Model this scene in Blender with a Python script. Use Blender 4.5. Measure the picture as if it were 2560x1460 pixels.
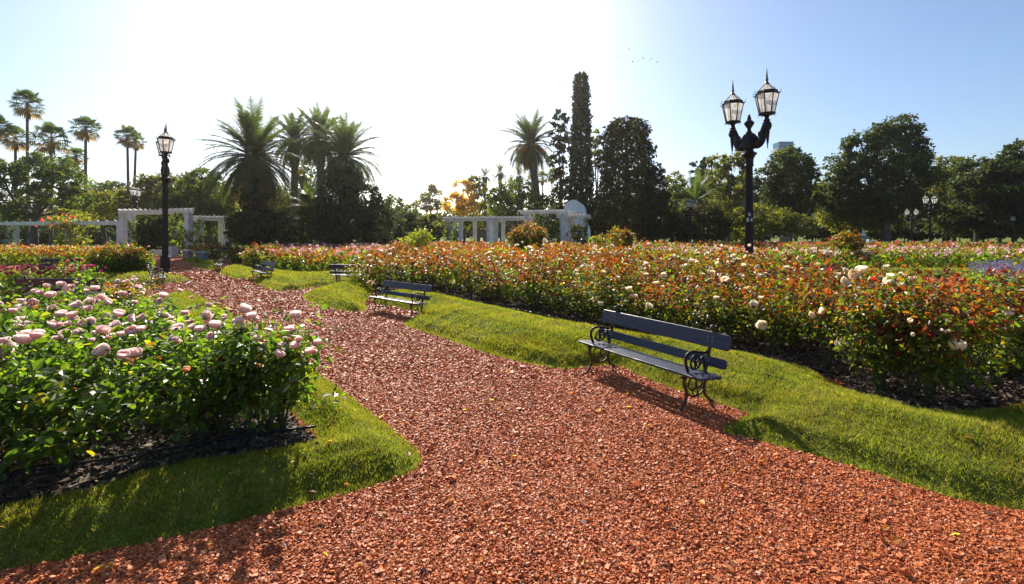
import bpy, math
import numpy as np
from mathutils import Vector, Matrix

# ------------------------------------------------------------------ camera, sky, sun, exposure
for o in list(bpy.data.objects):
    bpy.data.objects.remove(o, do_unlink=True)
S = bpy.context.scene
COL = S.collection
F_PX, CX, HY, CAM_H = 1138.0, 1280.0, 583.0, 2.25
cam = bpy.data.cameras.new("camera")
cam.sensor_width = 36.0
cam.lens = 36.0 * F_PX / 2560.0
cam.shift_y = -(730.0 - HY) / 2560.0
cam.clip_start, cam.clip_end = 0.05, 4000
camo = bpy.data.objects.new("camera", cam)
camo.location = (0, 0, CAM_H)
camo.rotation_euler = (math.radians(90), 0, 0)
COL.objects.link(camo)
S.camera = camo

SUN_EL, SUN_AZ = math.radians(34.0), math.radians(-14.0)      # azimuth from +Y towards +X
w = bpy.data.worlds.new("World")
S.world = w
w.use_nodes = True
nt = w.node_tree
bg = nt.nodes["Background"]
sky = nt.nodes.new("ShaderNodeTexSky")
sky.sky_type = 'NISHITA'
sky.sun_disc = False
sky.sun_elevation = SUN_EL
sky.sun_rotation = SUN_AZ
sky.air_density, sky.dust_density, sky.ozone_density = 1.0, 1.4, 4.5
sky.altitude = 20
nt.links.new(sky.outputs[0], bg.inputs[0])
bg.inputs[1].default_value = 0.082
sl = bpy.data.lights.new("sun", 'SUN')
sl.energy = 5.0
sl.angle = math.radians(0.5)
sl.color = (1.0, 0.91, 0.77)
so = bpy.data.objects.new("sun", sl)
sd = Vector((math.sin(SUN_AZ) * math.cos(SUN_EL), math.cos(SUN_AZ) * math.cos(SUN_EL), math.sin(SUN_EL)))
so.rotation_euler = sd.to_track_quat('Z', 'Y').to_euler()
so.location = (-10, 30, 40)
COL.objects.link(so)
S.view_settings.view_transform = 'Standard'
S.view_settings.look = 'None'
S.view_settings.exposure = 1.0
S.view_settings.gamma = 1.0

# ------------------------------------------------------------------ helpers
R0 = np.random.default_rng(7)


def P(px, py, d):
    """point of the place seen at pixel (px, py) of the photograph at depth d"""
    return np.array([(px - CX) / F_PX * d, d, CAM_H - (py - HY) / F_PX * d])


def G(px, py):
    """ground point under a pixel"""
    d = F_PX * CAM_H / (py - HY)
    return np.array([(px - CX) / F_PX * d, d])


def GX(px, d):
    return (px - CX) / F_PX * d


class MB:
    """collects numpy geometry and links it as one mesh"""

    def __init__(s):
        s.V, s.F, s.C, s.M, s.n = [], [], [], [], 0

    def add(s, V, F, col=(1, 1, 1), mi=0):
        V = np.asarray(V, float).reshape(-1, 3)
        F = np.asarray(F, int)
        s.V.append(V)
        s.F.append(F + s.n)
        c = np.asarray(col, float)
        if c.ndim == 1:
            c = np.tile(c, (len(V), 1))
        s.C.append(c)
        s.M.append(np.full(len(F), mi))
        s.n += len(V)
        return s

    def mesh(s, name, mats, smooth=False):
        me = bpy.data.meshes.new(name)
        V = np.concatenate(s.V)
        me.vertices.add(len(V))
        me.vertices.foreach_set("co", V.astype(np.float32).ravel())
        idx = np.concatenate([f.ravel() for f in s.F])
        tot = np.concatenate([np.full(len(f), f.shape[1]) for f in s.F])
        me.loops.add(len(idx))
        me.loops.foreach_set("vertex_index", idx.astype(np.int32))
        me.polygons.add(len(tot))
        st = np.concatenate([[0], np.cumsum(tot)[:-1]])
        me.polygons.foreach_set("loop_start", st.astype(np.int32))
        me.polygons.foreach_set("material_index", np.concatenate(s.M).astype(np.int32))
        me.polygons.foreach_set("use_smooth", np.full(len(tot), bool(smooth)))
        ca = me.color_attributes.new("Col", 'FLOAT_COLOR', 'POINT')
        C = np.concatenate(s.C)
        ca.data.foreach_set("color", np.hstack([C, np.ones((len(C), 1))]).astype(np.float32).ravel())
        me.update(calc_edges=True)
        for m in (mats if isinstance(mats, (list, tuple)) else [mats]):
            me.materials.append(m)
        return me

    def build(s, name, mats, parent=None, smooth=False):
        return link(name, s.mesh(name, mats, smooth), parent)


def link(name, data, parent=None, loc=None):
    o = bpy.data.objects.new(name, data)
    COL.objects.link(o)
    if parent is not None:
        o.parent = parent
    if loc is not None:
        o.location = loc
    return o


def tag(o, label=None, cat=None, group=None, kind=None):
    if label: o["label"] = label
    if cat: o["category"] = cat
    if group: o["group"] = group
    if kind: o["kind"] = kind
    return o


def thing(name, label, cat, loc=(0, 0, 0), rz=0.0, group=None, sc=1.0):
    o = bpy.data.objects.new(name, None)
    o.empty_display_size = 0.2
    COL.objects.link(o)
    o.location = loc
    o.rotation_euler = (0, 0, rz)
    o.scale = (sc, sc, sc)
    return tag(o, label, cat, group)


def copy_tree(o, parent=None):
    c = o.copy()
    COL.objects.link(c)
    c.parent = parent
    for ch in o.children:
        copy_tree(ch, c)
    return c


def unit(v):
    v = np.asarray(v, float)
    return v / (np.linalg.norm(v, axis=-1, keepdims=True) + 1e-9)


def box(mb, c, s, rz=0.0, mi=0, col=(1, 1, 1), bev=0.0):
    hx, hy, hz = s[0] / 2, s[1] / 2, s[2] / 2
    if bev <= 0:
        V = np.array([[x, y, z] for z in (-hz, hz) for y in (-hy, hy) for x in (-hx, hx)])
        F = [[0, 2, 3, 1], [4, 5, 7, 6], [0, 1, 5, 4], [2, 6, 7, 3], [0, 4, 6, 2], [1, 3, 7, 5]]
    else:
        b = bev
        ring = lambda x, y, z: [[-x + b, -y, z], [x - b, -y, z], [x, -y + b, z], [x, y - b, z], [x - b, y, z], [-x + b, y, z], [-x, y - b, z], [-x, -y + b, z]]
        V = []
        for z, k in ((-hz, b), (-hz + b, 0), (hz - b, 0), (hz, b)):
            V += ring(hx - k, hy - k, z)
        V = np.array(V)
        F = []
        for r in range(3):
            for i in range(8):
                j = (i + 1) % 8
                F.append([r * 8 + i, r * 8 + j, r * 8 + 8 + j, r * 8 + 8 + i])
        ca, sa = math.cos(rz), math.sin(rz)
        M = np.array([[ca, -sa, 0], [sa, ca, 0], [0, 0, 1]])
        W = V @ M.T + np.asarray(c, float)
        n0 = mb.n
        mb.add(W, F, col, mi)
        mb.F.append(np.array([[7, 6, 5, 4, 3, 2, 1, 0]]) + n0); mb.M.append(np.array([mi]))
        mb.F.append(np.array([[24, 25, 26, 27, 28, 29, 30, 31]]) + n0); mb.M.append(np.array([mi]))
        return
    ca, sa = math.cos(rz), math.sin(rz)
    M = np.array([[ca, -sa, 0], [sa, ca, 0], [0, 0, 1]])
    mb.add(V @ M.T + np.asarray(c, float), F, col, mi)


def tube(mb, pts, rad, n=8, mi=0, col=(1, 1, 1), cap=True, flat=1.0):
    pts = np.asarray(pts, float)
    k = len(pts)
    rad = np.broadcast_to(np.asarray(rad, float), (k,))
    T = unit(np.gradient(pts, axis=0))
    up = np.array([0.0, 0, 1.0])
    if abs(T[0] @ up) > 0.9:
        up = np.array([1.0, 0, 0])
    N = unit(np.cross(T[0], up))
    rings = []
    a = np.arange(n) / n * 2 * math.pi
    for i in range(k):
        N = unit(N - (N @ T[i]) * T[i])
        B = np.cross(T[i], N)
        rings.append(pts[i] + rad[i] * (np.cos(a)[:, None] * N * flat + np.sin(a)[:, None] * B))
    V = np.concatenate(rings)
    i, j = np.meshgrid(np.arange(k - 1), np.arange(n), indexing='ij')
    i, j = i.ravel(), j.ravel()
    j2 = (j + 1) % n
    F = np.stack([i * n + j, i * n + j2, (i + 1) * n + j2, (i + 1) * n + j], 1)
    n0 = mb.n
    mb.add(V, F, col, mi)
    if cap:
        mb.F.append(np.array([list(range(n))[::-1]]) + n0); mb.M.append(np.array([mi]))
        mb.F.append(np.array([list(range((k - 1) * n, k * n))]) + n0); mb.M.append(np.array([mi]))


def lathe(mb, prof, n=16, c=(0, 0, 0), mi=0, col=(1, 1, 1), flute=0.0, cap=True, rot=0.0):
    prof = np.asarray(prof, float)
    k = len(prof)
    a = np.arange(n) / n * 2 * math.pi + rot
    m = 1 - flute * (np.arange(n) % 2)
    V = np.stack([prof[:, 0][:, None] * (np.cos(a) * m), prof[:, 0][:, None] * (np.sin(a) * m), np.repeat(prof[:, 1][:, None], n, 1)], -1).reshape(-1, 3)
    i, j = np.meshgrid(np.arange(k - 1), np.arange(n), indexing='ij')
    i, j = i.ravel(), j.ravel()
    j2 = (j + 1) % n
    F = np.stack([i * n + j, i * n + j2, (i + 1) * n + j2, (i + 1) * n + j], 1)
    n0 = mb.n
    mb.add(V + np.asarray(c, float), F, col, mi)
    if cap:
        mb.F.append(np.array([list(range(n))[::-1]]) + n0); mb.M.append(np.array([mi]))
        mb.F.append(np.array([list(range((k - 1) * n, k * n))]) + n0); mb.M.append(np.array([mi]))


def ring(mb, c, r, t, axis=0, n=16, m=6, mi=0, a0=0, a1=2 * math.pi):
    """wire ring or arc; axis = normal axis"""
    a = np.linspace(a0, a1, n + 1)
    p = np.zeros((n + 1, 3))
    u, v = [(1, 2), (0, 2), (0, 1)][axis]
    p[:, u] = np.cos(a) * r
    p[:, v] = np.sin(a) * r
    tube(mb, p + np.asarray(c, float), t, m, mi)


def spline(pts, n=12):
    """Catmull-Rom through the points"""
    p = np.asarray(pts, float)
    p = np.vstack([2 * p[0] - p[1], p, 2 * p[-1] - p[-2]])
    out = []
    for i in range(1, len(p) - 2):
        for t in np.linspace(0, 1, n, endpoint=False):
            out.append(0.5 * ((2 * p[i]) + (-p[i - 1] + p[i + 1]) * t + (2 * p[i - 1] - 5 * p[i] + 4 * p[i + 1] - p[i + 2]) * t * t + (-p[i - 1] + 3 * p[i] - 3 * p[i + 1] + p[i + 2]) * t ** 3))
    out.append(p[-2])
    return np.array(out)


# ------------------------------------------------------------------ materials
def mat(name):
    m = bpy.data.materials.new(name)
    m.use_nodes = True
    nt = m.node_tree
    return m, nt, nt.nodes["Principled BSDF"], nt.nodes["Material Output"]


def plain(name, col, rough=0.6, metal=0.0, noise=0.0, nscale=8.0, bump=0.0, spec=0.5, bscale=40.0):
    m, nt, b, out = mat(name)
    b.inputs['Base Color'].default_value = (*col, 1)
    b.inputs['Roughness'].default_value = rough
    b.inputs['Metallic'].default_value = metal
    b.inputs['Specular IOR Level'].default_value = spec
    tc = nt.nodes.new("ShaderNodeTexCoord")
    if noise > 0:
        n = nt.nodes.new("ShaderNodeTexNoise")
        n.inputs['Scale'].default_value = nscale
        n.inputs['Detail'].default_value = 6
        nt.links.new(tc.outputs['Object'], n.inputs['Vector'])
        r = nt.nodes.new("ShaderNodeValToRGB")
        r.color_ramp.elements[0].position = 0.3
        r.color_ramp.elements[1].position = 0.7
        r.color_ramp.elements[0].color = (*[c * (1 - noise) for c in col], 1)
        r.color_ramp.elements[1].color = (*[min(1, c * (1 + noise * 0.6)) for c in col], 1)
        nt.links.new(n.outputs['Fac'], r.inputs[0])
        nt.links.new(r.outputs[0], b.inputs['Base Color'])
    if bump > 0:
        n2 = nt.nodes.new("ShaderNodeTexNoise")
        n2.inputs['Scale'].default_value = bscale
        n2.inputs['Detail'].default_value = 4
        nt.links.new(tc.outputs['Object'], n2.inputs['Vector'])
        bp = nt.nodes.new("ShaderNodeBump")
        bp.inputs['Strength'].default_value = bump
        bp.inputs['Distance'].default_value = 0.02
        nt.links.new(n2.outputs['Fac'], bp.inputs['Height'])
        nt.links.new(bp.outputs[0], b.inputs['Normal'])
    return m


def leafmat(name, trans=0.45, gain=(2.6, 2.6, 1.6), rough=0.45, spec=0.35):
    """leaf: colour from the leaf itself, with light passing through the blade"""
    m, nt, b, out = mat(name)
    at = nt.nodes.new("ShaderNodeAttribute")
    at.attribute_name = "Col"
    nt.links.new(at.outputs['Color'], b.inputs['Base Color'])
    b.inputs['Roughness'].default_value = rough
    b.inputs['Specular IOR Level'].default_value = spec
    mul = nt.nodes.new("ShaderNodeMix")
    mul.data_type = 'RGBA'
    mul.blend_type = 'MULTIPLY'
    mul.inputs[0].default_value = 1
    nt.links.new(at.outputs['Color'], mul.inputs[6])
    mul.inputs[7].default_value = (*gain, 1)
    mul.clamp_result = False
    tr = nt.nodes.new("ShaderNodeBsdfTranslucent")
    nt.links.new(mul.outputs[2], tr.inputs[0])
    mx = nt.nodes.new("ShaderNodeMixShader")
    mx.inputs[0].default_value = trans
    nt.links.new(b.outputs[0], mx.inputs[1])
    nt.links.new(tr.outputs[0], mx.inputs[2])
    nt.links.new(mx.outputs[0], out.inputs[0])
    return m


def attrmat(name, rough=0.7, spec=0.3):
    m, nt, b, out = mat(name)
    at = nt.nodes.new("ShaderNodeAttribute")
    at.attribute_name = "Col"
    nt.links.new(at.outputs['Color'], b.inputs['Base Color'])
    b.inputs['Roughness'].default_value = rough
    b.inputs['Specular IOR Level'].default_value = spec
    return m


M_rose = leafmat("rose_leaf", 0.57, (3.5, 3.5, 1.0), 0.4, 0.4)
M_tree = leafmat("tree_leaf", 0.5, (3.0, 2.8, 1.1), 0.5, 0.3)
M_dark = leafmat("conifer_leaf", 0.33, (2.4, 2.3, 1.2), 0.6, 0.2)
M_petal = leafmat("petal", 0.6, (0.98, 0.96, 0.93), 0.55, 0.15)
M_grass = leafmat("grass_blade", 0.5, (2.3, 2.2, 1.2), 0.55, 0.25)
M_bark = plain("bark", (0.09, 0.07, 0.055), 0.9, noise=0.5, nscale=3, bump=0.6, bscale=6)
M_palmbark = plain("palm_bark", (0.13, 0.10, 0.075), 0.9, noise=0.5, nscale=5, bump=0.7, bscale=9)
M_cane = plain("rose_cane", (0.07, 0.075, 0.03), 0.7, noise=0.4, nscale=20)
M_iron = plain("cast_iron", (0.010, 0.008, 0.009), 0.5, noise=0.5, nscale=6, bump=0.25, bscale=30, spec=0.3)
M_rust = plain("rusty_iron", (0.05, 0.025, 0.016), 0.6, noise=0.6, nscale=14, bump=0.3, bscale=60)
M_slat = plain("blue_black_paint", (0.026, 0.036, 0.066), 0.4, noise=0.45, nscale=1.0, bump=0.35, bscale=1.0)
for _n in M_slat.node_tree.nodes:          # paint worn along the grain of the wood
    if _n.type == 'TEX_NOISE':
        _mp = M_slat.node_tree.nodes.new("ShaderNodeMapping")
        _mp.inputs['Scale'].default_value = (3, 70, 70)
        _tc = [q for q in M_slat.node_tree.nodes if q.type == 'TEX_COORD'][0]
        M_slat.node_tree.links.new(_tc.outputs['Object'], _mp.inputs[0])
        M_slat.node_tree.links.new(_mp.outputs[0], _n.inputs['Vector'])
M_white = plain("white_paint", (0.64, 0.63, 0.60), 0.6, noise=0.22, nscale=2.5, bump=0.1)
M_stone = plain("pale_stone", (0.36, 0.35, 0.32), 0.8, noise=0.3, nscale=5, bump=0.4)
M_grey = plain("grey_stone", (0.22, 0.22, 0.22), 0.8, noise=0.3, nscale=5, bump=0.4)
M_marble = plain("white_marble", (0.72, 0.74, 0.76), 0.5, noise=0.2, nscale=3, bump=0.3, bscale=8)
M_hose = plain("black_hose", (0.012, 0.012, 0.014), 0.35)
M_chip = attrmat("brick_chip", 0.6, 0.3)
M_mulch = attrmat("bark_mulch", 0.8, 0.25)
M_mark = plain("white_marking", (0.75, 0.78, 0.8), 0.6)


def glass_mat():
    m, nt, b, out = mat("frosted_glass")
    tr = nt.nodes.new("ShaderNodeBsdfTranslucent")
    tr.inputs[0].default_value = (0.92, 0.9, 0.88, 1)
    gl = nt.nodes.new("ShaderNodeBsdfGlossy")
    gl.inputs['Roughness'].default_value = 0.15
    tp = nt.nodes.new("ShaderNodeBsdfTransparent")
    tp.inputs[0].default_value = (0.95, 0.95, 0.95, 1)
    n = nt.nodes.new("ShaderNodeTexNoise")
    n.inputs['Scale'].default_value = 4
    m1 = nt.nodes.new("ShaderNodeMixShader")
    rg = nt.nodes.new("ShaderNodeMapRange")
    rg.inputs[3].default_value = 0.0
    rg.inputs[4].default_value = 0.55
    nt.links.new(n.outputs['Fac'], rg.inputs[0])
    nt.links.new(rg.outputs[0], m1.inputs[0])
    nt.links.new(tr.outputs[0], m1.inputs[1])
    nt.links.new(tp.outputs[0], m1.inputs[2])
    m2 = nt.nodes.new("ShaderNodeMixShader")
    m2.inputs[0].default_value = 0.08
    nt.links.new(m1.outputs[0], m2.inputs[1])
    nt.links.new(gl.outputs[0], m2.inputs[2])
    nt.links.new(m2.outputs[0], out.inputs[0])
    return m


M_glass = glass_mat()


def ground_mat(name, stops, scale, bump, bscale, vor=False, rough=0.9):
    m, nt, b, out = mat(name)
    tc = nt.nodes.new("ShaderNodeTexCoord")
    t = nt.nodes.new("ShaderNodeTexVoronoi" if vor else "ShaderNodeTexNoise")
    t.inputs['Scale'].default_value = scale
    if not vor:
        t.inputs['Detail'].default_value = 8
    nt.links.new(tc.outputs['Object'], t.inputs['Vector'])
    r = nt.nodes.new("ShaderNodeValToRGB")
    els = r.color_ramp.elements
    while len(els) < len(stops):
        els.new(0.5)
    for e, (p, c) in zip(els, stops):
        e.position = p
        e.color = (*c, 1)
    if vor:
        sep = nt.nodes.new("ShaderNodeSeparateColor")
        nt.links.new(t.outputs['Color'], sep.inputs[0])
        nt.links.new(sep.outputs[0], r.inputs[0])
    else:
        nt.links.new(t.outputs['Fac'], r.inputs[0])
    big = nt.nodes.new("ShaderNodeTexNoise")
    big.inputs['Scale'].default_value = 0.35
    big.inputs['Detail'].default_value = 4
    nt.links.new(tc.outputs['Object'], big.inputs['Vector'])
    rr = nt.nodes.new("ShaderNodeMapRange")
    rr.inputs[3].default_value = 0.75
    rr.inputs[4].default_value = 1.2
    nt.links.new(big.outputs['Fac'], rr.inputs[0])
    mul = nt.nodes.new("ShaderNodeMix")
    mul.data_type = 'RGBA'
    mul.blend_type = 'MULTIPLY'
    mul.inputs[0].default_value = 1
    nt.links.new(r.outputs[0], mul.inputs[6])
    nt.links.new(rr.outputs[0], mul.inputs[7])
    nt.links.new(mul.outputs[2], b.inputs['Base Color'])
    b.inputs['Roughness'].default_value = rough
    b.inputs['Specular IOR Level'].default_value = 0.08
    n2 = nt.nodes.new("ShaderNodeTexVoronoi" if vor else "ShaderNodeTexNoise")
    n2.inputs['Scale'].default_value = bscale
    nt.links.new(tc.outputs['Object'], n2.inputs['Vector'])
    bp = nt.nodes.new("ShaderNodeBump")
    bp.inputs['Strength'].default_value = bump
    bp.inputs['Distance'].default_value = 0.03
    nt.links.new(n2.outputs[0], bp.inputs['Height'])
    nt.links.new(bp.outputs[0], b.inputs['Normal'])
    return m


M_gravel = ground_mat("red_gravel", [(0.0, (0.16, 0.036, 0.012)), (0.35, (0.3, 0.075, 0.022)), (0.75, (0.37, 0.105, 0.035)), (1.0, (0.42, 0.15, 0.07))], 40, 1.0, 40, True, 0.8)
M_lawn = ground_mat("lawn_turf", [(0.3, (0.08, 0.09, 0.015)), (0.55, (0.14, 0.15, 0.022)), (0.75, (0.22, 0.2, 0.04))], 16, 0.8, 60)
M_park = ground_mat("park_turf", [(0.3, (0.07, 0.09, 0.015)), (0.55, (0.13, 0.15, 0.025)), (0.8, (0.22, 0.2, 0.05))], 1.5, 0.5, 6)
M_soil = ground_mat("bed_soil", [(0.3, (0.02, 0.014, 0.01)), (0.55, (0.045, 0.03, 0.02)), (0.8, (0.09, 0.06, 0.04))], 9, 1.0, 22)


# ------------------------------------------------------------------ polygons and heightfields
def inside(poly, X, Y):
    r = np.zeros(X.shape, bool)
    n = len(poly)
    for i in range(n):
        x0, y0 = poly[i]
        x1, y1 = poly[(i + 1) % n]
        c = ((y0 > Y) != (y1 > Y)) & (X < (x1 - x0) * (Y - y0) / (y1 - y0 + 1e-12) + x0)
        r ^= c
    return r


def sdist(poly, X, Y):
    """signed distance, positive inside"""
    D = np.full(X.shape, 1e9)
    n = len(poly)
    for i in range(n):
        a = np.array(poly[i], float)
        b = np.array(poly[(i + 1) % n], float)
        e = b - a
        t = np.clip(((X - a[0]) * e[0] + (Y - a[1]) * e[1]) / (e @ e + 1e-12), 0, 1)
        D = np.minimum(D, np.hypot(X - a[0] - t * e[0], Y - a[1] - t * e[1]))
    return np.where(inside(poly, X, Y), D, -D)


def sm(x, a, b):
    t = np.clip((x - a) / (b - a), 0, 1)
    return t * t * (3 - 2 * t)


def wob(X, Y, s=1.0):
    return (np.sin(X * 2.3 * s + 1.3) * np.cos(Y * 1.9 * s) + 0.6 * np.sin(X * 5.1 * s + Y * 4.3 * s) + 0.4 * np.sin(Y * 9.7 * s - X * 7.9 * s)) / 2


def chaikin(p, n=2):
    p = np.asarray(p, float)
    for _ in range(n):
        q = np.roll(p, -1, 0)
        p = np.stack([p * .75 + q * .25, p * .25 + q * .75], 1).reshape(-1, 2)
    return p


def heightfield(name, poly, hf, step, m, pad=0.12):
    poly = np.asarray(poly)
    x = np.arange(poly[:, 0].min() - pad - step, poly[:, 0].max() + pad + step, step)
    y = np.arange(poly[:, 1].min() - pad - step, poly[:, 1].max() + pad + step, step)
    X, Y = np.meshgrid(x, y)
    D = sdist(poly, X, Y)
    Z = hf(D, X, Y)
    keep = D > -pad
    q = keep[:-1, :-1] & keep[1:, :-1] & keep[:-1, 1:] & keep[1:, 1:]
    iy, ix = np.nonzero(q)
    W = X.shape[1]
    F = np.stack([iy * W + ix, iy * W + ix + 1, (iy + 1) * W + ix + 1, (iy + 1) * W + ix], 1)
    used, inv = np.unique(F, return_inverse=True)
    V = np.stack([X.ravel(), Y.ravel(), Z.ravel()], 1)[used]
    mb = MB().add(V, inv.reshape(F.shape))
    o = mb.build(name, m, smooth=True)
    return tag(o, kind="structure")


def lawn_h(D, X, Y):
    D = D + .035 * wob(X, Y, 4.6) - .01
    return -0.05 + 0.05 * sm(D, -0.12, 0) + 0.16 * sm(D, 0.0, 0.32) + 0.17 * sm(D, 0.25, 1.1) + (0.03 * wob(X, Y, .8) + .014 * wob(X, Y, 2.6)) * sm(D, 0, 0.35)


def soil_h(D, X, Y):
    return -0.05 + 0.09 * sm(D, -0.1, 0.25) + 0.025 * wob(X, Y, 2.2) * sm(D, 0, 0.2)


# ground sheets
gb = MB()
gb.add([[-1500, -40, -0.06], [1500, -40, -0.06], [1500, 2500, -0.06], [-1500, 2500, -0.06]], [[0, 1, 2, 3]])
tag(gb.build("ground", M_park), kind="structure")
gp = MB()
gp.add([[-46, -6, -0.004], [46, -6, -0.004], [46, 46, -0.004], [-46, 46, -0.004]], [[0, 1, 2, 3]])
tag(gp.build("path", M_gravel), kind="structure")

px2 = lambda L: np.array([G(x, y) for x, y in L])
# lawns
L_right_outer = [(2900, 1330), (2560, 1275), (2400, 1250), (2260, 1205), (2100, 1155), (1950, 1115), (1860, 1090), (1800, 1078)]
lawn_right = px2(L_right_outer + [(1850, 1052), (1888, 1036), (1830, 1018), (1740, 990), (1620, 948), (1550, 912), (1480, 915), (1405, 925), (1300, 905), (1200, 878), (1100, 842), (996, 811),
                                  (1043, 796), (1057, 789), (1040, 776), (980, 768), (925, 757), (940, 738), (1040, 738), (1130, 748), (1190, 765), (1280, 785), (1400, 812), (1500, 832), (1700, 866), (1850, 895), (1950, 915), (2095, 955),
                                  (2092, 985), (2200, 1012), (2342, 1054), (2560, 1012), (2900, 960)])
lawn_right = chaikin(lawn_right, 2)
lawn_mid = chaikin(px2([(746, 741), (790, 761), (840, 774), (883, 782), (922, 777), (905, 757), (940, 728), (925, 711), (885, 712), (810, 722)]), 2)
lawn_far = chaikin(px2([(629, 705), (660, 718), (692, 728), (735, 727), (800, 717), (850, 710), (930, 706), (925, 693), (830, 692), (750, 692), (710, 681), (669, 679), (640, 697)]), 2)
lawn_far2 = chaikin(px2([(545, 682), (570, 693), (600, 701), (628, 698), (650, 684), (640, 676), (600, 669), (560, 671)]), 2)
lawn_far3 = chaikin(px2([(478, 668), (500, 672), (530, 678), (560, 668), (560, 658), (520, 655), (490, 659)]), 2)
lawn_far4 = chaikin(px2([(455, 655), (480, 660), (520, 653), (500, 645), (470, 648)]), 2)
lawn_left_edge = [(1056, 1147), (1000, 1096), (930, 1040), (860, 985), (800, 942), (740, 898), (640, 828), (560, 776), (500, 744), (476, 732)]
lawn_left = px2(lawn_left_edge + [(425, 735), (395, 757), (452, 806), (545, 885), (655, 972), (740, 1036), (820, 1107), (700, 1132), (560, 1152), (400, 1190), (260, 1232), (150, 1254), (0, 1285), (-300, 1340), (-420, 1500), (0, 1424), (200, 1386), (400, 1346), (560, 1310), (700, 1272), (850, 1236), (960, 1204), (1030, 1180)])
lawn_left = chaikin(lawn_left, 1)
lawn_leftback = chaikin(np.array([[-15.6, 14.7], [-14.6, 15.4], [-16.5, 18.6], [-22, 18.3], [-22, 15.2], [-17, 14.2]]), 2)
lawn_leftback2 = chaikin(np.array([[-15.5, 19.6], [-15, 22.5], [-24, 25.5], [-30, 25], [-29, 22], [-20, 20.2]]), 2)
lawn_rightback = chaikin(np.array([[17.5, 23.2], [25, 23.0], [34, 21], [34, 24], [24, 26], [17.5, 25.2]]), 2)
LAWNS = [("lawn", lawn_right, 0.06), ("lawn", lawn_mid, 0.08), ("lawn", lawn_far, 0.12), ("lawn", lawn_far2, 0.12), ("lawn", lawn_far3, 0.15), ("lawn", lawn_far4, 0.15), ("lawn", lawn_left, 0.06),
         ("lawn", lawn_leftback, 0.12), ("lawn", lawn_leftback2, 0.2), ("lawn", lawn_rightback, 0.2)]
for nme, poly, st in LAWNS:
    heightfield(nme, poly, lawn_h, st, M_lawn)

# planting beds
bed_right = np.vstack([px2([(925, 712), (940, 736), (1040, 736), (1130, 746), (1190, 763), (1280, 783), (1400, 810), (1500, 830), (1700, 864), (1850, 893), (1950, 913), (2097, 953), (2095, 983), (2200, 1010), (2342, 1052), (2560, 1010)]),
                       np.array([[9.5, 5.2], [13, 6.0], [11.5, 8.2], [9.6, 9.7], [9.9, 14.6], [9.0, 18.6], [6, 24], [0.5, 33], [-4, 36], [-8.5, 30]])])
bed_mid = np.array([G(669, 678), G(710, 680), G(750, 691), G(830, 691), G(925, 692), [-7.5, 27], [-8.0, 36], [-14, 44], [-22, 41], [-18.5, 31]])
bed_back = np.array([[-4, 37], [1, 34.5], [7, 26], [9, 26], [6, 38], [4, 47], [-14, 46]])
bed_farright = np.array([[11.5, 23.5], [17.5, 26], [24, 26.8], [40, 24], [44, 44], [8, 47], [8.5, 28]])
bed_left = np.vstack([px2([(820, 1107), (740, 1036), (655, 972), (545, 885), (452, 806), (395, 757)]), np.array([[-11.9, 13.6], [-10.7, 11.0], [-9.7, 8.7], [-10.6, 6.0], [-11.5, 3.5], [-9.5, 1.4]]), px2([(-300, 1340), (0, 1285), (150, 1254), (260, 1232), (400, 1190), (560, 1152), (700, 1132)])])
bed_magenta = np.array([[-15.2, 15.8], [-16.0, 17.8], [-22, 17.4], [-22, 15.6]])
bed_hedge = np.array([[-26, 30], [-29, 34.5], [-46, 40], [-46, 32]])
bed_salvia = np.array([[16.6, 15.4], [19.6, 19.8], [28, 21], [28, 13], [20, 13.6]])
for poly, st in ((bed_right, 0.16), (bed_mid, 0.4), (bed_back, 0.5), (bed_farright, 0.5), (bed_left, 0.07), (bed_magenta, 0.3), (bed_hedge, 0.5), (bed_salvia, 0.3)):
    heightfield("bed_soil", poly, soil_h, st, M_soil)

# ------------------------------------------------------------------ loose chips, mulch and blades (nobody could count them)
BOXV = np.array([[x, y, z] for z in (-.5, .5) for y in (-.5, .5) for x in (-.5, .5)])
BOXF = np.array([[0, 2, 3, 1], [4, 5, 7, 6], [0, 1, 5, 4], [2, 6, 7, 3], [0, 4, 6, 2], [1, 3, 7, 5]])


def rot_zyx(rng, n, tilt):
    a = rng.uniform(0, 2 * math.pi, n)
    b = rng.normal(0, tilt, n)
    c = rng.normal(0, tilt, n)
    ca, sa, cb, sb, cc, sc = np.cos(a), np.sin(a), np.cos(b), np.sin(b), np.cos(c), np.sin(c)
    M = np.empty((n, 3, 3))
    M[:, 0] = np.stack([ca * cb, ca * sb * sc - sa * cc, ca * sb * cc + sa * sc], 1)
    M[:, 1] = np.stack([sa * cb, sa * sb * sc + ca * cc, sa * sb * cc - ca * sc], 1)
    M[:, 2] = np.stack([-sb, cb * sc, cb * cc], 1)
    return M


def chips(rng, X, Y, Z, size, flat, tilt, pal, wts):
    n = len(X)
    s = size * np.exp(rng.normal(0, 0.34, n))
    sc = np.stack([s, s * rng.uniform(.5, .95, n), s * rng.uniform(*flat, n)], 1)
    V = BOXV[None] * sc[:, None] * (1 + rng.uniform(-.32, .32, (n, 8, 3)) * np.array([1, 1, .4]))
    V = np.einsum('nij,nkj->nki', rot_zyx(rng, n, tilt), V)
    V += np.stack([X, Y, Z + sc[:, 2] * rng.uniform(.15, .7, n)], 1)[:, None]
    pal = np.array(pal)
    c = pal[rng.choice(len(pal), n, p=np.array(wts) / sum(wts))] * rng.uniform(.6, 1.02, (n, 1))
    F = BOXF[None] + (np.arange(n) * 8)[:, None, None]
    return V.reshape(-1, 3), F.reshape(-1, 4), np.repeat(c, 8, 0)


def in_any(polys, X, Y, off=0.0):
    r = np.zeros(X.shape, bool)
    for p in polys:
        r |= (sdist(p, X, Y) > off) if off else inside(p, X, Y)
    return r


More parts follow.
